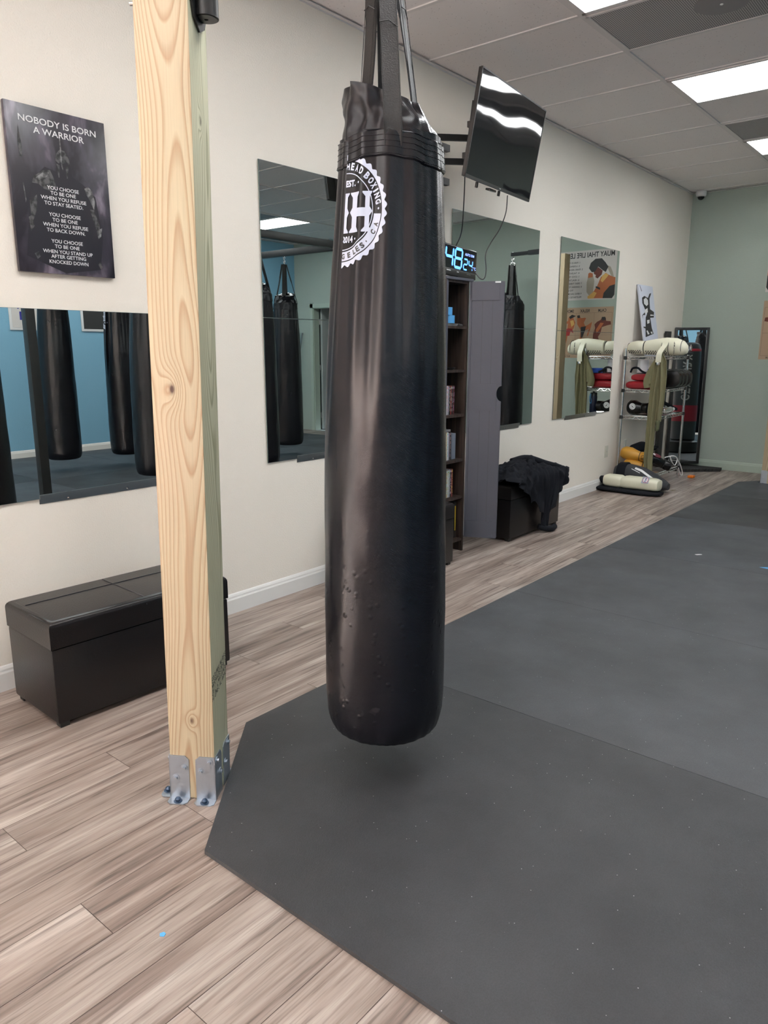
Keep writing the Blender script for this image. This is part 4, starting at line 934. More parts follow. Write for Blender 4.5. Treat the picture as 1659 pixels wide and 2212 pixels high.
# ================================================================== WIRE RACK AND GEAR
RX0, RX1, RY0, RY1 = .05, .388, 7.23, 8.06
t = thing('wire_rack', (0, 0, 0), 'chrome wire shelving rack full of sparring gear against the wall', 'rack')
SZ = [.13, .705, .968, 1.285]
for x in (RX0, RX1):
    for y in (RY0, RY1):
        b = MB(); b.tube([(x, y, .0), (x, y, 1.365)], .0115, 14); z = .05
        while z < 1.34: b.tube([(x, y, z), (x, y, z+.003)], .0125, 12); z += .0254
        b.build('rack_post', m_steel, t)
b = MB()
for x in (RX0, RX1):
    for y in (RY0, RY1):
        for z in SZ: b.lathe([(.015, z-.03), (.018, z-.028), (.016, z+.005)], 12, M=Matrix.Translation((x, y, 0)))
b.build('post_clip', m_plastic, t)
for z in SZ:
    b = MB()
    for zz_ in (z, z-.026):
        for (p, q_) in (((RX0, RY0), (RX1, RY0)), ((RX1, RY0), (RX1, RY1)), ((RX1, RY1), (RX0, RY1)), ((RX0, RY1), (RX0, RY0))): b.tube([(*p, zz_), (*q_, zz_)], .0032, 6)
    for (p, q_) in (((RX0, RY0), (RX1, RY0)), ((RX1, RY0), (RX1, RY1)), ((RX1, RY1), (RX0, RY1)), ((RX0, RY1), (RX0, RY0))):
        p = Vector((*p, 0)); q_ = Vector((*q_, 0)); n_ = int((q_-p).length/.035); pts = [p+(q_-p)*(k/n_)+Vector((0, 0, z-.026 if k % 2 else z)) for k in range(n_+1)]; b.tube(pts, .0022, 5)
    k = 0; y = RY0+.03
    while y < RY1: b.tube([(RX0, y, z+.002), (RX1, y, z+.002)], .0018, 5); y += .028
    for x in (RX0+.11, RX0+.23): b.tube([(x, RY0, z-.002), (x, RY1, z-.002)], .003, 6)
    b.build('wire_shelf', m_steel, t)

def axisM(p, d, upv=(0, 0, 1)):       # local z along d, local x sideways
    d = Vector(d).normalized(); s_ = d.cross(Vector(upv)).normalized(); u_ = s_.cross(d)
    m_ = Matrix((s_, u_, d)).transposed().to_4x4(); m_.translation = Vector(p); return m_
def secs(rows): return [((cx, cy, z), (rx, 0, 0), (0, ry, 0)) for z, cx, cy, rx, ry in rows]
# big cream shin guard on top of the rack, runs along the front rail
Mg = axisM((.055, 7.325, 1.368), (1, -.02, .0)) @ Matrix.Diagonal((.92, .92, .79, 1))
t = thing('shin_guard', None, 'cream leather shin guard with black trim lying across top of the rack', 'shin guard', M=Mg)
MB().loft(secs([(-.02, 0, 0, .02, .02), (-.012, 0, 0, .05, .045), (.02, 0, .002, .068, .062), (.1, 0, .006, .078, .072), (.175, 0, .004, .076, .070), (.19, 0, 0, .066, .06)]), 28, e=.85).build('instep_pad', m_cream, t)
MB().loft(secs([(.196, 0, 0, .062, .058), (.21, 0, .004, .078, .074), (.3, 0, .010, .084, .082), (.45, 0, .016, .090, .092), (.58, 0, .012, .088, .088), (.66, 0, 0, .075, .072), (.70, 0, -.012, .05, .045), (.712, 0, -.02, .02, .02)]), 28, e=.9).build('shin_pad', m_cream, t)
b = MB()
for z, a_, c_ in ((.193, .068, .064), (-.014, .045, .042), (.43, .0915, .0935), (.51, .0915, .0935), (.655, .079, .077)):
    b.tube([(a_*math.cos(q_), c_*math.sin(q_)+.008, z) for q_ in [2*PI*k/28 for k in range(28)]], .0035, 6, closed=True)
b.build('black_trim', m_plastic, t)
b = MB(); rr = random.Random(5)
for i in range(3):
    for z in [.02+.028*k for k in range(6)]+[.24+.03*k for k in range(9)]:
        th = -.40-.2*i; ra, rb = (.083, .077) if z < .19 else (.094, .093); zz_ = z+.012*(i % 2)
        p = Vector((ra*abs(math.cos(th))**.9*1, rb*-abs(math.sin(th))**.9+.006, zz_)); b.lathe([(.0055, -.006), (.0055, .001)], 8, M=axisM(p*1.0, (math.cos(th), math.sin(th), 0)) )
b.build('vent_dots', m_inkb, t)
b = MB(); pth = [(.0, .10, .475), (.055, .085, .475), (.092, .03, .475), (.14, -.01, .465), (.186, -.06, .455), (.190, -.145, .45)]
pth = spline(pth, 6); vs = []; fs = []
for i, p in enumerate(pth):
    for s_ in (-1, 1): vs.append(p+Vector((0, 0, s_*.032))); vs.append(p+Vector((.006, .003, s_*.032)))
for i in range(len(pth)-1): a_ = i*4; fs += [[a_, a_+2, a_+6, a_+4], [a_+1, a_+5, a_+7, a_+3], [a_, a_+4, a_+5, a_+1], [a_+2, a_+3, a_+7, a_+6]]
L_ = (len(pth)-1)*4; fs += [[0, 1, 3, 2], [L_, L_+2, L_+3, L_+1]]
b.add(vs, fs, 0, True); o = b.build('strap', m_cream, t)
b = MB(); b.box((.191, -.160, .452), (.012, .028, .036), bev=.003); b.build('strap_buckle', m_steel, t)
b = MB(); Mt = axisM((.0, 0, 0), (0, 0, 1)); 
for k, ch in enumerate('Fairtex'): text(b, ch, 0, 0, .014, .018, M=Matrix(((0, 0, 1, .0895), (0, -1, 0, .055-.018*k), (1, 0, 0, .585), (0, 0, 0, 1))), bold=.0)
b.build('printed_lettering', m_inkb, t, recalc=False)
# second guard, white, behind
Mg2 = axisM((.30, 7.60, 1.362), (.30, 1, -.02))
t = thing('shin_guard', None, 'white shin guard with grey lining behind the cream one on rack', 'shin guard', M=Mg2)
MB().loft(secs([(.0, 0, .01, .04, .035), (.02, 0, .016, .066, .052), (.16, 0, .022, .070, .05), (.30, 0, .006, .060, .034), (.36, 0, -.006, .03, .014)]), 24, e=.75).build('pad', m_white, t)
MB().loft(secs([(.02, 0, -.030, .062, .022), (.2, 0, -.03, .066, .022), (.36, 0, -.032, .06, .018), (.44, 0, -.040, .03, .012)]), 20, e=.8).build('grey_lining', m_padgrey, t)
b = MB(); b.box((.03, .01, .385), (.02, .045, .02), bev=.003); b.tube([(.03, .03, .385), (.02, .045, .40), (.0, .02, .42)], .006, 8); b.build('buckle', m_steel, t)
# canvas leaning on the wall
Mk = frame((.155, 7.505, 1.294), (.0, 1, 0), (-.135, 0, .70))
t = thing('leaning_canvas', None, 'white canvas with black figure artwork leaning above the rack', 'canvas', M=Mk)
MB().box((.195, .355, -.010), (.39, .71, .018), bev=.002).build('canvas', mat('white_canvas', srgb(206, 210, 222), .6), t)
b = MB()
def cp(X_, Y_):    # points read off the print: px in a 1616x2212 close-up, mapped to the panel face
    v = .71-(Y_-100-(X_-420)*.45)/1250*.71; u = (X_-(470+(Y_-150)*.155))/(250)*.39+.02; return (max(.01, min(.38, u)), max(.02, min(.70, v)))
for poly in ([(530, 380), (570, 360), (640, 420), (665, 350), (695, 345), (690, 380), (670, 440), (680, 560), (690, 640), (770, 720), (770, 820), (700, 800), (720, 900), (740, 1000), (780, 1120), (630, 1120), (620, 960), (575, 930), (580, 910), (620, 930), (615, 760), (640, 700), (600, 620), (540, 480)],):
    flat(b, [cp(*p) for p in poly], None, 0, .0002)
for poly in ([(560, 420), (600, 400), (640, 460), (650, 540), (620, 560), (570, 500)], [(590, 620), (640, 600), (650, 680), (600, 700)], [(640, 820), (690, 830), (690, 890), (650, 890)], [(700, 740), (765, 770), (765, 785), (700, 765)], [(640, 1010), (660, 1010), (700, 1090), (670, 1090)], [(720, 1060), (750, 1070), (760, 1110), (735, 1100)]):
    flat(b, [cp(*p) for p in poly], None, 1, .0006)
flat(b, [cp(470, 130), cp(478, 130), cp(520, 260), cp(512, 262)], None, 0, .0002); flat(b, [cp(535, 690), cp(600, 660), cp(600, 715), cp(560, 700), cp(560, 770), cp(550, 770)], None, 0, .0002)
b.build('printed_figure', [m_inkb, m_text], t, recalc=False)

# pads, gloves on the shelves
def kick_pad(name, loc, sz, m, label, rz=0, grp=None):
    t = thing(name, loc, label, 'pad', rz, grp); b = MB(); X_, Y_, Z_ = sz
    b.loft([((0, -Y_/2, Z_/2), (X_*.36, 0, 0), (0, 0, Z_*.3)), ((0, -Y_/2+.012, Z_/2), (X_*.46, 0, 0), (0, 0, Z_*.43)), ((0, -Y_*.25, Z_/2), (X_*.5, 0, 0), (0, 0, Z_*.5)), ((0, Y_*.25, Z_/2), (X_*.5, 0, 0), (0, 0, Z_*.5)), ((0, Y_/2-.012, Z_/2), (X_*.46, 0, 0), (0, 0, Z_*.43)), ((0, Y_/2, Z_/2), (X_*.36, 0, 0), (0, 0, Z_*.3))], 24, e=.55)
    b.build('padding', m, t); b = MB(); b.tube([(X_*.47*math.cos(q_), Y_*.485*math.sin(q_), Z_*.5) for q_ in [2*PI*k/28 for k in range(28)]], .003, 6, closed=True); b.build('seam', m_plastic, t); return t
z2s = SZ[2]+.004
kick_pad('kick_pad', (.215, 7.37, z2s), (.325, .26, .078), m_red, 'dark red kick pad, lower of the two on the rack', grp='red kick pads')
kick_pad('kick_pad', (.235, 7.37, z2s+.079), (.27, .24, .068), m_red, 'dark red kick pad, upper one under the blue tape', grp='red kick pads')
tape_roll('tape_roll', Matrix.Translation((.30, 7.34, z2s+.149)), m_bluetape, .040, .056, .046, 'bright blue tape roll on the red kick pads')
b = MB(); b.lathe([(.020, 0), (.052, 0), (.054, .13), (.02, .13)], 28, M=Matrix.Translation((.165, 7.40, z2s+.150)) @ Matrix.Rotation(-.12, 4, 'X')); tag(b.build('paper_roll', m_white), 'white paper towel roll on the red pads behind blue tape', 'roll')
b = MB(); b.tube(spline([(.10, 7.262, z2s+.160), (.12, 7.262, z2s+.20), (.17, 7.262, z2s+.205), (.21, 7.264, z2s+.175), (.25, 7.268, z2s+.157)], 6), .010, 8); tag(b.build('hand_strap', m_cloth), 'looped black strap lying on the red pads by the left post', 'strap')
# black focus mitts standing in a row
def mitt(y, label):
    t = thing('focus_mitt', (.325, y, z2s+.001), label, 'mitt', .12, 'black focus mitts standing side by side')
    b = MB(); b.loft([((0, -.052, .095), (.10, 0, 0), (0, 0, .062)), ((0, -.040, .095), (.160, 0, 0), (0, 0, .085)), ((.0, -.0, .095), (.168, 0, 0), (0, 0, .0925)), ((0, .028, .095), (.15, 0, 0), (0, 0, .082)), ((0, .04, .095), (.09, 0, 0), (0, 0, .055))], 30, e=.62); b.build('mitt_pad', m_padblk, t)
    b = MB(); b.tube([(.108*math.cos(q_), -.045, .095+.068*math.sin(q_)) for q_ in [2*PI*k/28 for k in range(28)]], .0025, 6, closed=True); b.build('stitched_ring', m_padgrey, t)
    return t
for k, (y, nme) in enumerate(((7.575, 'nearest the olive trousers'), (7.67, 'second from the olive trousers'), (7.78, 'third from the olive trousers'), (7.91, 'last beside the right rack post'))):
    if k == 0: mt = mitt(y, 'black leather focus mitt on the rack, '+nme)
    else: dup(mt, (.325, y, z2s), .12, label='black leather focus mitt on the rack, '+nme)
def glove(M_, m, label, cuffm, name='boxing_glove'):
    t = thing(name, None, label, 'boxing glove', M=M_, group='boxing gloves on the rack')
    MB().loft(secs([(.0, 0, .0, .02, .018), (.008, 0, .004, .050, .045), (.04, 0, .006, .068, .064), (.10, 0, .004, .072, .066), (.15, 0, 0, .062, .054), (.19, 0, 0, .046, .044), (.198, 0, 0, .044, .042)]), 26, e=.9).build('mitt_body', m, t)
    MB().loft([((-.058, -.01, .06), (.012, 0, 0), (0, .012, 0)), ((-.072, -.008, .075), (.022, 0, .004), (0, .024, 0)), ((-.075, -.004, .11), (.025, 0, 0), (0, .026, 0)), ((-.062, 0, .15), (.024, 0, -.004), (0, .024, 0)), ((-.045, 0, .175), (.016, 0, 0), (0, .018, 0))], 16).build('thumb', m, t)
    MB().loft(secs([(.200, 0, 0, .046, .044), (.205, 0, 0, .050, .047), (.270, 0, 0, .053, .050), (.275, 0, 0, .048, .045)]), 24).build('cuff', cuffm, t)
    b = MB(); b.tube([(.047*math.cos(q_), .045*math.sin(q_), .199) for q_ in [2*PI*k/20 for k in range(20)]], .004, 6, closed=True); b.lathe([(.042, .268), (.042, .2765)], 20); b.build('cuff_lining', m_plastic, t)
    return t
z0s = SZ[0]+.004
g1 = glove(axisM((.035, 7.335, z0s+.190), (1, .05, -.12)), m_yellow, 'yellow leather boxing glove, upper one on the bottom shelf', m_yellow)
b = MB(); text(b, 'CB', 0, 0, .05, .03, M=Matrix(((0, 0, 1, .0545), (0, 1, 0, .0), (-1, 0, 0, .238), (0, 0, 0, 1))), bold=.0, rot=-PI/2); b.build('cuff_letters', m_inkb, g1, recalc=False)
g2 = dup(g1, label='yellow leather boxing glove, lower one under the other yellow glove'); g2.matrix_world = axisM((.075, 7.335, z0s+.066), (1, .03, .0))
z1s = SZ[1]+.004
g3 = glove(axisM((.20, 7.28, z1s+.070), (.02, 1, .0)), m_padblk, 'black boxing glove with white oval badge on the middle shelf', m_padblk)
b = MB(); Mo = Matrix.Translation((.0745, .018, .10)) @ Matrix.Rotation(PI/2, 4, 'Y') @ Matrix.Rotation(.1, 4, 'X'); 
disc(b, 0, 0, .042, .029, Mo, 0, 0); ringf(b, 0, 0, .030, .032, M=Mo, mi=1, z=.0006, ky=.62, n=32)
for q_ in (-.010, -.003, .005, .011): flat(b, [(-.012+q_, -.008), (-.009+q_, -.009), (.011-q_*.3, .006), (.008-q_*.3, .008)], Mo, 1, .0007)
b.build('oval_badge', [m_text, m_inkb], g3, recalc=False)
g3.matrix_world = axisM((.068, 7.345, z1s+.072), (1, .0, .0)) @ Matrix.Diagonal((1.1, 1.1, .75, 1))
# water bottle
t = thing('water_bottle', (.318, 7.335, z1s), 'navy water bottle with a bright blue carry loop on the rack', 'bottle')
MB().lathe([(.034, 0), (.037, .004), (.037, .165), (.033, .18)], 28).build('bottle_body', mat('navy_bottle', (.006, .012, .045, 1), .3), t)
MB().lathe([(.033, .178), (.034, .182), (.034, .205), (.03, .210), (.012, .211), (.012, .222)], 24).build('lid', m_plastic, t)
b = MB(); b.tube(spline([(.02, -.036, .198), (.025, -.047, .165), (.022, -.044, .12), (.008, -.044, .10), (.002, -.044, .125), (.012, -.046, .165), (.015, -.036, .195)], 6), .0028, 7); b.build('carry_loop', m_ltape, t)
# silver foil pack and dark gear right part of middle shelf
t = thing('steel_flask', None, 'shiny silver flask lying on the middle shelf at right', 'flask', M=axisM((.31, 7.63, z1s+.036), (.06, 1, .0)))
MB().lathe([(.02, 0), (.030, .006), (.034, .02), (.034, .20), (.026, .235), (.017, .25), (.017, .29), (.012, .295)], 24).build('flask_body', m_steel, t)
b = MB(); b.lathe([(.0175, .252), (.019, .256), (.019, .288), (.0175, .29)], 18); b.build('flask_cap', m_white, t)
b = MB(); b.tube(spline([(.24, 7.58, z1s+.10), (.26, 7.68, z1s+.13), (.30, 7.80, z1s+.09), (.32, 7.93, z1s+.05), (.33, 8.0, z1s+.03)], 6), [.018]*31, 8); b.tube(spline([(.18, 7.60, z1s+.03), (.17, 7.75, z1s+.05), (.2, 7.9, z1s+.03)], 6), .028, 10); tag(b.build('tangled_straps', m_cloth), 'black straps tangled behind the silver flask', 'straps')
b = MB(); b.loft([((.27, 7.50, z1s+.055), (.035, 0, 0), (0, 0, .035)), ((.27, 7.54, z1s+.06), (.055, 0, 0), (0, 0, .052)), ((.27, 7.60, z1s+.06), (.05, 0, 0), (0, 0, .045)), ((.27, 7.625, z1s+.06), (.02, 0, 0), (0, 0, .02))], 16); tag(b.build('hand_wrap', mat('mauve_wrap', srgb(112, 92, 100), .9)), 'mauve rolled hand wrap beside the olive trousers', 'hand wrap')
# bottom shelf black glove with maroon patch, black gear
g4 = glove(axisM((.24, 7.45, z0s+.150), (.65, .50, -.32)), m_padblk, 'black boxing glove with maroon patch on the bottom shelf', m_padblk)
b = MB(); Mo = Matrix.Translation((.045, .050, .09)) @ Matrix.Rotation(.85, 4, 'Z') @ Matrix.Rotation(PI/2, 4, 'Y'); disc(b, 0, 0, .045, .024, Mo, 0, .010); disc(b, .030, .0, .014, .012, Mo, 1, .0115); b.build('maroon_patch', [m_maroon, m_text], g4, recalc=False)
b = MB(); b.loft([((.15, 7.48, z0s+.07), (.04, 0, 0), (0, 0, .04)), ((.15, 7.52, z0s+.09), (.08, 0, 0), (0, 0, .08)), ((.15, 7.68, z0s+.09), (.09, 0, 0), (0, 0, .085)), ((.15, 7.86, z0s+.06), (.08, 0, 0), (0, 0, .055)), ((.15, 7.92, z0s+.05), (.04, 0, 0), (0, 0, .03))], 22); tag(b.build('head_guard', m_padblk), 'black padded head guard at the back of the bottom shelf', 'head guard')
b = MB(); b.loft([((.13, 7.36, z0s+.16), (.03, 0, 0), (0, 0, .03)), ((.13, 7.44, z0s+.22), (.06, 0, 0), (0, 0, .05)), ((.15, 7.60, z0s+.235), (.07, 0, 0), (0, 0, .05)), ((.17, 7.80, z0s+.20), (.06, 0, 0), (0, 0, .03)), ((.2, 7.92, z0s+.20), (.01, 0, 0), (0, 0, .01))], 18); tag(b.build('shin_guard', m_cloth), 'black cloth shin guard behind the yellow gloves', 'shin guard')
b = MB(); b.tube(spline([(.34, 7.74, z0s+.12), (.40, 7.84, z0s+.13), (.41, 7.93, z0s+.09), (.405, 7.90, z0s+.03), (.40, 7.82, z0s+.06), (.39, 7.76, z0s+.13)], 6), .0055, 8)
b.tube(spline([(.41, 7.93, z0s+.09), (.425, 8.0, z0s+.02), (.43, 8.07, z0s-.06), (.425, 8.10, z0s-.10), (.42, 8.05, z0s-.09), (.418, 7.97, z0s-.01)], 6), .0055, 8); tag(b.build('jump_rope', m_white), 'white cord looped over the right end of bottom shelf', 'cord')
# small black floor stand beneath the right end
t = thing('floor_stand', (0, 0, 0), 'thin black metal stand on the floor under the rack end', 'stand')
for p, q_ in (((.296, 8.34, 0), (.296, 8.34, .12)), ((.194, 8.35, 0), (.194, 8.35, .20))): b = MB(); b.tube([p, q_], .005, 8); b.lathe([(.013, 0), (.013, .006)], 12, M=Matrix.Translation(p)); b.build('leg', m_black, t)
MB().tube([(.194, 8.35, .12), (.296, 8.34, .12)], .005, 8).build('cross_bar', m_black, t)
# olive trousers hanging off the corner of the rack
def tmap(x, y, z): return Vector((.305+(y-6.93)*.37, 7.195-(x-.42), 1.351+(z-1.351)*1.028))
def hangcloth(b, L, thick=.012, n=26, m_=60, ph=0, fold=.014, x0_=.41):
    # L: list (z, yleft, yright)
    zt = [(-l[0], l[1]) for l in L]; zr_ = [(-l[0], l[2]) for l in L]; top_, bot_ = L[0][0], L[-1][0]
    def fr(u, v):
        z = top_+(bot_-top_)*v; a_, c_ = interp(zt, -z), interp(zr_, -z); y = a_+(c_-a_)*u
        x = x0_+fold*math.sin(u*11+ph+.8*math.sin(v*3+ph))+.6*fold*noise.noise(Vector((u*3, v*6, ph)))+thick
        x -= .02*(1-math.sin(max(0, min(1, u))*PI))
        return tmap(x, y, z)
    def bk_(u, v): p = fr(u, v); return Vector((p.x, p.y+thick*1.6, p.z))
    b.grid(fr, n, m_); b.grid(bk_, n, m_)
    for e in (0, 1): b.grid(lambda u, v, e=e: fr(e, v)*(1-u)+bk_(e, v)*u, 3, m_)
    for e in (0, 1): b.grid(lambda u, v, e=e: fr(u, e)*(1-v)+bk_(u, e)*v, n, 3)
t = thing('olive_trousers', (0, 0, 0), 'olive green trousers hanging from the front corner of the rack', 'trousers')
b = MB(); hangcloth(b, [(1.34, 7.16, 7.22), (1.30, 7.10, 7.24), (1.2, 7.04, 7.26), (.9, 7.00, 7.21), (.5, 6.99, 7.19), (.32, 6.98, 7.19), (.18, 7.03, 7.20)], ph=0, x0_=.43); b.build('long_leg', m_olive, t)
b = MB(); hangcloth(b, [(1.33, 7.18, 7.24), (1.25, 7.14, 7.36), (1.1, 7.16, 7.39), (.9, 7.19, 7.37), (.74, 7.19, 7.33), (.69, 7.20, 7.33)], ph=2, x0_=.418); b.build('short_leg', m_olive, t)
b = MB(); b.tube(spline([tmap(*p) for p in [(.40, 7.14, 1.29), (.41, 7.05, 1.22), (.415, 6.96, 1.14), (.415, 6.90, 1.06), (.415, 6.93, 1.00)]], 8), [.018+.016*sst(0, 25, i) for i in range(33)], 14); b.tube(spline([tmap(*p) for p in [(.415, 7.02, 1.17), (.42, 6.99, 1.1), (.418, 6.985, 1.04)]], 5), .022, 10); b.build('waist_bunch', m_olive, t)
b = MB(); b.tube(spline([tmap(*p) for p in [(.415, 7.26, .70), (.42, 7.275, .66), (.418, 7.27, .62), (.415, 7.235, .60)]], 6), [.02, .022, .021, .022, .02, .019, .018, .017, .017, .016, .018, .018, .017, .017, .016, .014, .012, .01, .008], 10); b.build('cuff_tail', mat('dark_olive', srgb(84, 88, 64), .9), t)

# pads on the floor in front of the rack
Mp = axisM((.02, 6.925, .098), (1, .03, .0))
t = thing('shin_guard', None, 'white padded shin guard lying on the plank floor', 'shin guard', M=Mp)
MB().loft(secs([(.03, 0, 0, .03, .03), (.04, 0, .002, .075, .048), (.06, 0, .002, .088, .056), (.19, 0, 0, .090, .058), (.215, 0, -.004, .078, .05)]), 26, e=.62).build('knee_pad', m_cream, t)
MB().loft(secs([(.205, 0, -.004, .074, .046), (.235, 0, 0, .090, .056), (.26, 0, .002, .094, .058), (.53, 0, 0, .092, .056), (.565, 0, -.004, .08, .048), (.575, 0, -.008, .04, .03)]), 26, e=.62).build('shin_pad', m_cream, t)
MB().loft(secs([(-.02, .01, -.072, .10, .012), (.05, .01, -.072, .125, .02), (.30, .012, -.074, .13, .02), (.48, .015, -.074, .13, .02), (.6, .03, -.078, .06, .014)]), 20, e=.6).build('black_backing', m_cloth, t)
b = MB(); b.loft([((-.02, 0, -.02), (.04, 0, 0), (0, .03, 0)), ((-.02, -.01, .03), (.07, 0, 0), (0, .045, 0)), ((0, -.02, .05), (.05, 0, 0), (0, .03, 0))], 14); b.build('ankle_strap', m_cloth, t)
b = MB()
for zz0, zz1 in ((.070, .185), (.262, .52)):
    for xx_, y_ in ((-.045, .056), (.058, .050)): b.tube([(xx_, y_, zz0), (xx_, y_, zz1)], .0018, 5)
b.build('piping', mat('cream_seam', srgb(186, 180, 156), .6), t)
b = MB(); Ms = Matrix(((1, 0, 0, 0), (0, 0, 1, .0), (0, 1, 0, 0), (0, 0, 0, 1)))
Mb = Matrix(((0, -.66, .75, .0775), (0, .75, .66, .0490), (1, 0, 0, .455), (0, 0, 0, 1)))
flat(b, [(-.034, -.038), (.034, -.038), (.034, .038), (-.034, .038)], Mb, 0, 0); disc(b, 0, 0, .026, .033, Mb, 1, .0006); disc(b, 0, 0, .022, .029, Mb, 2, .0012)
text(b, 'Kids', 0, 0, .052, .020, Mb, 3, .03, rot=PI/2, z=.0018)
b.build('square_badge', [mat('badge_grey', srgb(150, 158, 170), .5), mat('badge_red', srgb(170, 40, 60), .5), m_text, mat('badge_navy', srgb(40, 50, 110), .5)], t, recalc=False)
Mp2 = axisM((.06, 7.125, .105), (1, .0, -.03)) @ Matrix.Diagonal((.74, 1, 1, 1))
t = thing('shin_guard', None, 'charcoal shin guard with white stripes behind the white one', 'shin guard', M=Mp2)
MB().loft(secs([(.0, 0, .0, .03, .03), (.02, 0, .03, .10, .085), (.15, 0, .045, .12, .10), (.30, 0, .03, .125, .095), (.42, 0, 0, .13, .07), (.50, 0, -.02, .11, .05), (.55, 0, -.03, .06, .03)]), 28, e=.75).build('guard_body', m_padgrey, t)
b = MB(); b.loft(secs([(.05, 0, .044, .118, .101), (.06, 0, .048, .122, .104), (.13, 0, .052, .127, .107), (.14, 0, .048, .124, .103)]), 26, e=.75); b.build('closure_band', m_cloth, t)
def on_guard(u, v):      # u along axis, v angle
    z = u; tab = [(.02, (.10, .085, .03)), (.15, (.12, .10, .045)), (.30, (.125, .095, .03)), (.42, (.13, .07, 0)), (.5, (.11, .05, -.02))]
    rx, ry, cy = [interp([(a_, bb[i]) for a_, bb in tab], z) for i in range(3)]; c_, s_ = math.cos(v), math.sin(v); c_ = math.copysign(abs(c_)**.75, c_); s_ = math.copysign(abs(s_)**.75, s_); return Vector((rx*1.015*c_, cy+ry*1.02*s_, z))
b = MB()
for v0, v1, u0, u1 in ((.95, .55, .23, .42), (.70, .45, .20, .29)): b.grid(lambda p, q_: on_guard(u0+(u1-u0)*p, v0+(v1-v0)*p+(q_-.5)*(.34 if u1 > .4 else .08)), 12, 5)
b.build('white_stripe', m_white, t, recalc=False)
b = MB(); b.grid(lambda p, q_: on_guard(.44+.07*p, .75+(q_-.5)*.08), 6, 3); b.build('small_lettering', m_text, t, recalc=False)
b = MB(); b.loft([((.56, 7.02, .012), (.012, 0, 0), (0, .02, 0)), ((.57, 7.1, .03), (.02, 0, 0), (0, .04, 0)), ((.575, 7.2, .02), (.01, 0, 0), (0, .03, 0))], 10)
# orange mouthguard case, leaf
b = MB(); b.box((.50, 8.165, .014), (.060, .075, .026), bev=.008, seg=3); b.box((.52, 8.13, .022), (.03, .03, .022), bev=.006); tag(b.build('mouthguard_case', m_orange), 'small orange plastic case on floor near the leaning mirror', 'case')
b = MB(); b.loft([((.575, 7.27, .004), (.006, 0, 0), (0, .004, 0)), ((.60, 7.28, .005), (.02, .01, 0), (0, .018, 0)), ((.63, 7.30, .004), (.005, 0, 0), (0, .004, 0))], 10); tag(b.build('cloth_scrap', m_olive), 'small olive cloth scrap on floor beside the shin guards', 'scrap')

# ================================================================== FRAMED MIRROR IN THE CORNER
A_ = Vector((.018, 8.715, 0)); B_ = Vector((.333, 8.915, 0)); dr_ = (B_-A_); Wm = dr_.length; dr_.normalize(); nrm = Vector((dr_.y, -dr_.x, 0)); tl = math.radians(1.7)
upm = Vector((0, 0, 1))*math.cos(tl)-nrm*math.sin(tl); Mm = Matrix((dr_, upm, dr_.cross(upm))).transposed().to_4x4(); Mm.translation = A_+Vector((0, 0, .055))+nrm*.03
t = thing('standing_mirror', None, 'black framed full length mirror standing in the far corner', 'mirror', M=Mm)
Hm = 1.545; b = MB(); fwid = .030
for x in (fwid/2, Wm-fwid/2): b.box((x, Hm/2, 0), (fwid, Hm, .022), bev=.003)
for y in (fwid/2, Hm-fwid/2): b.box((Wm/2, y, 0), (Wm-.05, fwid, .022), bev=.003)
b.build('frame', m_plastic, t)
b = MB(); b.box((Wm/2, Hm/2, -.003), (Wm-.05, Hm-.05, .006)); b.build('mirror_glass', mat('silvered_glass', (.72, .77, .76, 1), 0, 1), t)
b = MB(); P = [(.10, 8.52), (.30, 8.50), (.62, 8.80), (.60, 8.93), (.05, 8.93), (.05, 8.60)]; b.prism(P, .028)
for k in range(10): b.box((.33+.028*k, 8.53+.027*k, .016), (.016, .012, .030), M=ident())
tag(b.build('foam_mat', mat('black_foam', g(.02), .85)), 'folded black foam mat under the standing mirror', 'mat')
o = MB().box((.032, 8.44, .80), (.03, .13, 1.50), bev=.003).build('wood_panel', mat('dark_panel', (.03, .028, .026, 1), .6)); tag(o, 'dark narrow panel leaning against the wall behind the wire rack', 'panel')

# floor-standing bag with CENTURY lettering seen only in the framed mirror
t = thing('training_bag', (1.40, 8.20, .0125), 'dark training bag with red bands and grey lettering, reflected in the standing mirror', 'punching bag')
t.location = (2.02, 7.08, .0125)
b = MB(); b.lathe([(.20, 0), (.22, .02), (.22, .16), (.16, .19)], 36); b.build('weighted_base', m_plastic, t)
m_cb = mat('charcoal_vinyl', (.035, .04, .045, 1), .45)
MB().lathe([(.14, .185), (.17, .20), (.175, .45), (.175, 1.42), (.172, 1.50), (.15, 1.56), (.10, 1.585), (.03, 1.59)], 44).build('bag_body', m_cb, t)
MB().lathe([(.1765, .46), (.1775, .47), (.1775, .68), (.1765, .69)], 44).build('red_band', mat('red_band', srgb(150, 30, 50), .5), t); MB().lathe([(.1735, 1.455), (.1745, 1.465), (.173, 1.49), (.171, 1.495)], 44).build('top_band', mat('red_band_top', srgb(180, 40, 60), .5), t)
b = MB(); bm_s = 'CENTURY'; face = math.atan2(8.75-7.08, .2-2.02)
for k, ch in enumerate(bm_s):
    vs, fs = text_geo(ch, .02); out = []
    for v_ in vs:
        uu = -v_.y*.12; zz_ = .80+.095*k+v_.x*.078; a_ = face+uu/.1775; out.append(Vector((.1785*math.cos(a_), .1785*math.sin(a_), zz_)))
    b.add(out, fs, 0, True)
b.build('printed_name', mat('grey_print', g(.42), .5), t, recalc=False)

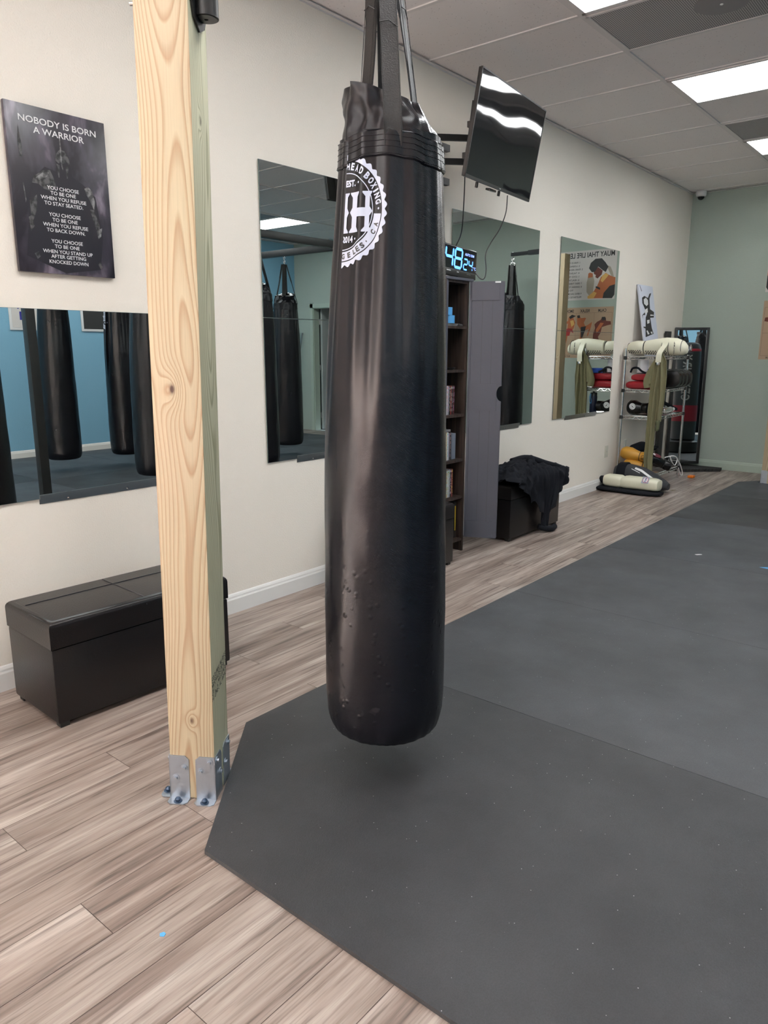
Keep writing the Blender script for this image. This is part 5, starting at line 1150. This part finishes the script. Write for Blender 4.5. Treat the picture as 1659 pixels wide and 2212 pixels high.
# folding ladder by the blue corner, reflected in the tall mirror
t = thing('step_ladder', (6.28, 8.70, 0), 'aluminium ladder leaning in the corner by the blue wall', 'ladder')
for x in (-.11, .11):
    MB().tube([(x, -.22, .02), (x*.5, .20, 1.62)], .016, 4).build('rail', m_rail, t)
for k in range(6):
    f_ = .12+k*.15; MB().box((0, -.22+.42*f_, .02+1.6*f_), (.22-.11*f_, .035, .014)).build('rung', m_rail, t)

# ================================================================== POSTERS
m_paper = mat('poster_paper', srgb(206, 200, 196), .6); m_kraft = mat('kraft_paper', srgb(176, 150, 124), .6)
sk1, sk2, sk3 = mat('skin_print', srgb(176, 100, 58), .6), mat('skin_light_print', srgb(214, 168, 92), .6), mat('skin_dark_print', srgb(104, 48, 36), .6); m_wrap = mat('wrap_print', srgb(166, 156, 140), .6); m_redp = mat('red_print', srgb(158, 40, 42), .6)
PMS = [m_inkb, sk1, sk2, sk3, m_wrap, m_redp]
px0, pw = .85, .90
t = thing('poster', (px0, YB, 1.96), 'pale wall poster with a praying fighter and a numbered list, seen in mirror', 'poster')
Mf = frame((0, -.0022, 0), (1, 0, 0), (0, 0, 1))
MB().box((pw/2, -.001, .295), (pw, .0016, .59)).build('sheet', m_paper, t)
def q1(X_, Y_): yt = 183+(832-X_)*.095; yb = 768+(832-X_)*.03; return ((832-X_)*.00100, (yb-Y_)/(yb-yt)*.59)
b = MB()
def art(pts, mi, z, f=None): flat(b, [(f or q1)(*p) for p in pts], Mf, mi, z)
art([(828, 520), (760, 500), (700, 470), (640, 520), (600, 620), (560, 680), (530, 700), (520, 762), (790, 762), (828, 700)], 1, .0003)
art([(700, 475), (660, 500), (640, 560), (665, 580), (720, 520), (740, 490)], 2, .0008); art([(560, 685), (480, 740), (485, 765), (560, 765), (600, 700)], 2, .0008); art([(828, 600), (760, 620), (690, 700), (680, 762), (800, 762), (828, 720)], 0, .0012)
art([(640, 640), (640, 665), (580, 640), (585, 622)], 0, .0014); art([(480, 420), (500, 360), (560, 312), (640, 305), (690, 350), (730, 400), (700, 460), (660, 440), (600, 400), (560, 460), (520, 465)], 0, .0010)
art([(545, 465), (600, 405), (660, 445), (650, 490), (600, 535), (570, 520), (575, 495), (550, 485)], 3, .0009); art([(710, 380), (760, 400), (790, 460), (810, 520), (770, 500), (730, 430)], 4, .0009)
art([(475, 480), (530, 475), (545, 520), (560, 560), (550, 690), (500, 730), (465, 690), (460, 580), (470, 540)], 4, .0009); art([(475, 480), (495, 468), (535, 478), (535, 520), (475, 530)], 1, .0011)
b.build('printed_fighter', PMS, t, recalc=False)
b = MB(); text(b, 'MUAY THAI LIFE LESSONS', .03+.39, .535, .78, .062, Mf, 0, .02, z=.0003)
for k, (s, L_) in enumerate((('1. PAIN IS YOUR', .2), ('2. LOSING IS', .17), ('3. FEARS ARE MEA', .22), ('4. TALENT IS', .17), ('5. GOOD TEACH', .19), ('6. HEALTH =', .16), ('7. GREAT THINGS AR', .23), ('8. LEARNING TO TEA', .23), ('TO LE', .09), ('9. BEING UNCOMFOR', .23), ('FRUSTRATED CAN', .21))):
    text(b, s, .435+L_/2+(.04 if k in (0, 1, 3, 4, 5) else .0)+(.11 if k == 8 else 0), .452-.0415*k, L_, .021, Mf, 0, .012, z=.0003)
b.build('printed_words', m_inkb, t, recalc=False)
t = thing('poster', (px0, YB, 1.25), 'tan wall poster with three kicking fighters, below the pale one', 'poster')
MB().box((pw/2, -.001, .31), (pw, .0016, .62)).build('sheet', m_kraft, t)
def q2(X_, Y_): return ((785-X_)*.00110, .62-(Y_-(862+(785-X_)*.02))/572*.62)
b = MB(); A2 = lambda pts, mi, z=.0006: art(pts, mi, z, q2)
A2([(660, 975), (700, 985), (705, 1020), (760, 1025), (765, 1060), (720, 1070), (660, 1090), (650, 1150), (620, 1200), (640, 1240), (560, 1240), (560, 1180), (580, 1100), (570, 1060), (600, 1030), (640, 1010)], 3); A2([(640, 1040), (680, 1045), (640, 1110), (600, 1160), (590, 1120)], 1, .0009); A2([(650, 980), (690, 975), (700, 1010), (660, 1020)], 0, .0009)
A2([(355, 965), (385, 960), (400, 990), (450, 985), (465, 990), (440, 1040), (460, 1080), (500, 1060), (540, 1030), (530, 1090), (500, 1190), (485, 1190), (505, 1110), (450, 1130), (440, 1160), (420, 1260), (400, 1260), (405, 1120), (360, 1060), (355, 1010)], 1); A2([(405, 1090), (470, 1080), (460, 1130), (430, 1210), (412, 1210)], 0, .0009); A2([(352, 962), (385, 955), (392, 985), (362, 990)], 0, .0009)
A2([(250, 980), (290, 960), (310, 990), (335, 1040), (320, 1100), (300, 1130), (250, 1180), (235, 1260), (210, 1370), (180, 1385), (215, 1250), (190, 1190), (165, 1160), (170, 1130), (240, 1110), (245, 1050), (170, 1080), (168, 1065), (245, 1020)], 1); A2([(180, 1130), (250, 1105), (300, 1110), (320, 1160), (280, 1140), (270, 1190), (220, 1190), (175, 1170)], 5, .0009); A2([(255, 975), (290, 950), (340, 965), (300, 985), (270, 1000)], 0, .0009); A2([(270, 1020), (310, 1010), (325, 1060), (290, 1090)], 2, .0009)
b.build('printed_fighter', PMS, t, recalc=False)
b = MB()
for s, cx_, w_ in (('CALM', .145, .105), ('RELAX', .375, .125), ('SMOOTH', .605, .165)): text(b, s, cx_, .578, w_, .038, Mf, 0, .02, z=.0006)
for s, cx_, w_ in (('BUT', .10, .05), ('BUT READY', .385, .13), ('BUT SHARP', .61, .13)): text(b, s, cx_, .02, w_, .018, Mf, 0, .015, z=.0006)
for x in (.015, .245, .485, .72): flat(b, [(x, .04), (x+.0016, .04), (x+.0016, .55), (x, .55)], Mf, 0, .0006)
for y in (.04, .28, .55): flat(b, [(.015, y), (.72, y), (.72, y+.0016), (.015, y+.0016)], Mf, 0, .0004)
b.build('printed_words', m_inkb, t, recalc=False)
def wallpos(y, m, label, ink, letters):
    t = thing('framed_poster', (XR, y, 1.58), label, 'poster'); MB().box((-.008, 0, .40), (.014, .62, .80), bev=.002).build('frame', m_white, t); MB().box((-.0155, 0, .40), (.002, .56, .74)).build('print', m, t)
    b = MB(); Mw = frame((-.0172, 0, 0), (0, -1, 0), (0, 0, 1))
    for s, x, z, w_, h_ in letters: text(b, s, x, z, w_, h_, Mw, 0, .02, z=.0003)
    b.build('printed_words', ink, t, recalc=False)
wallpos(4.50, m_paper, 'white framed poster with blue letters on the blue wall, in mirror', mat('blue_ink', srgb(50, 50, 140), .5), (('N', .16, .30, .09, .10), ('1', .16, .17, .05, .10), ('A', -.16, .30, .09, .10), ('F', -.16, .17, .07, .10)))
wallpos(5.42, m_inkb, 'white framed dark poster on the blue wall, cut by the timber post', m_paper, (('.', 0, .2, .01, .01),))

# seal names of shared objects
bpy.context.view_layer.update()
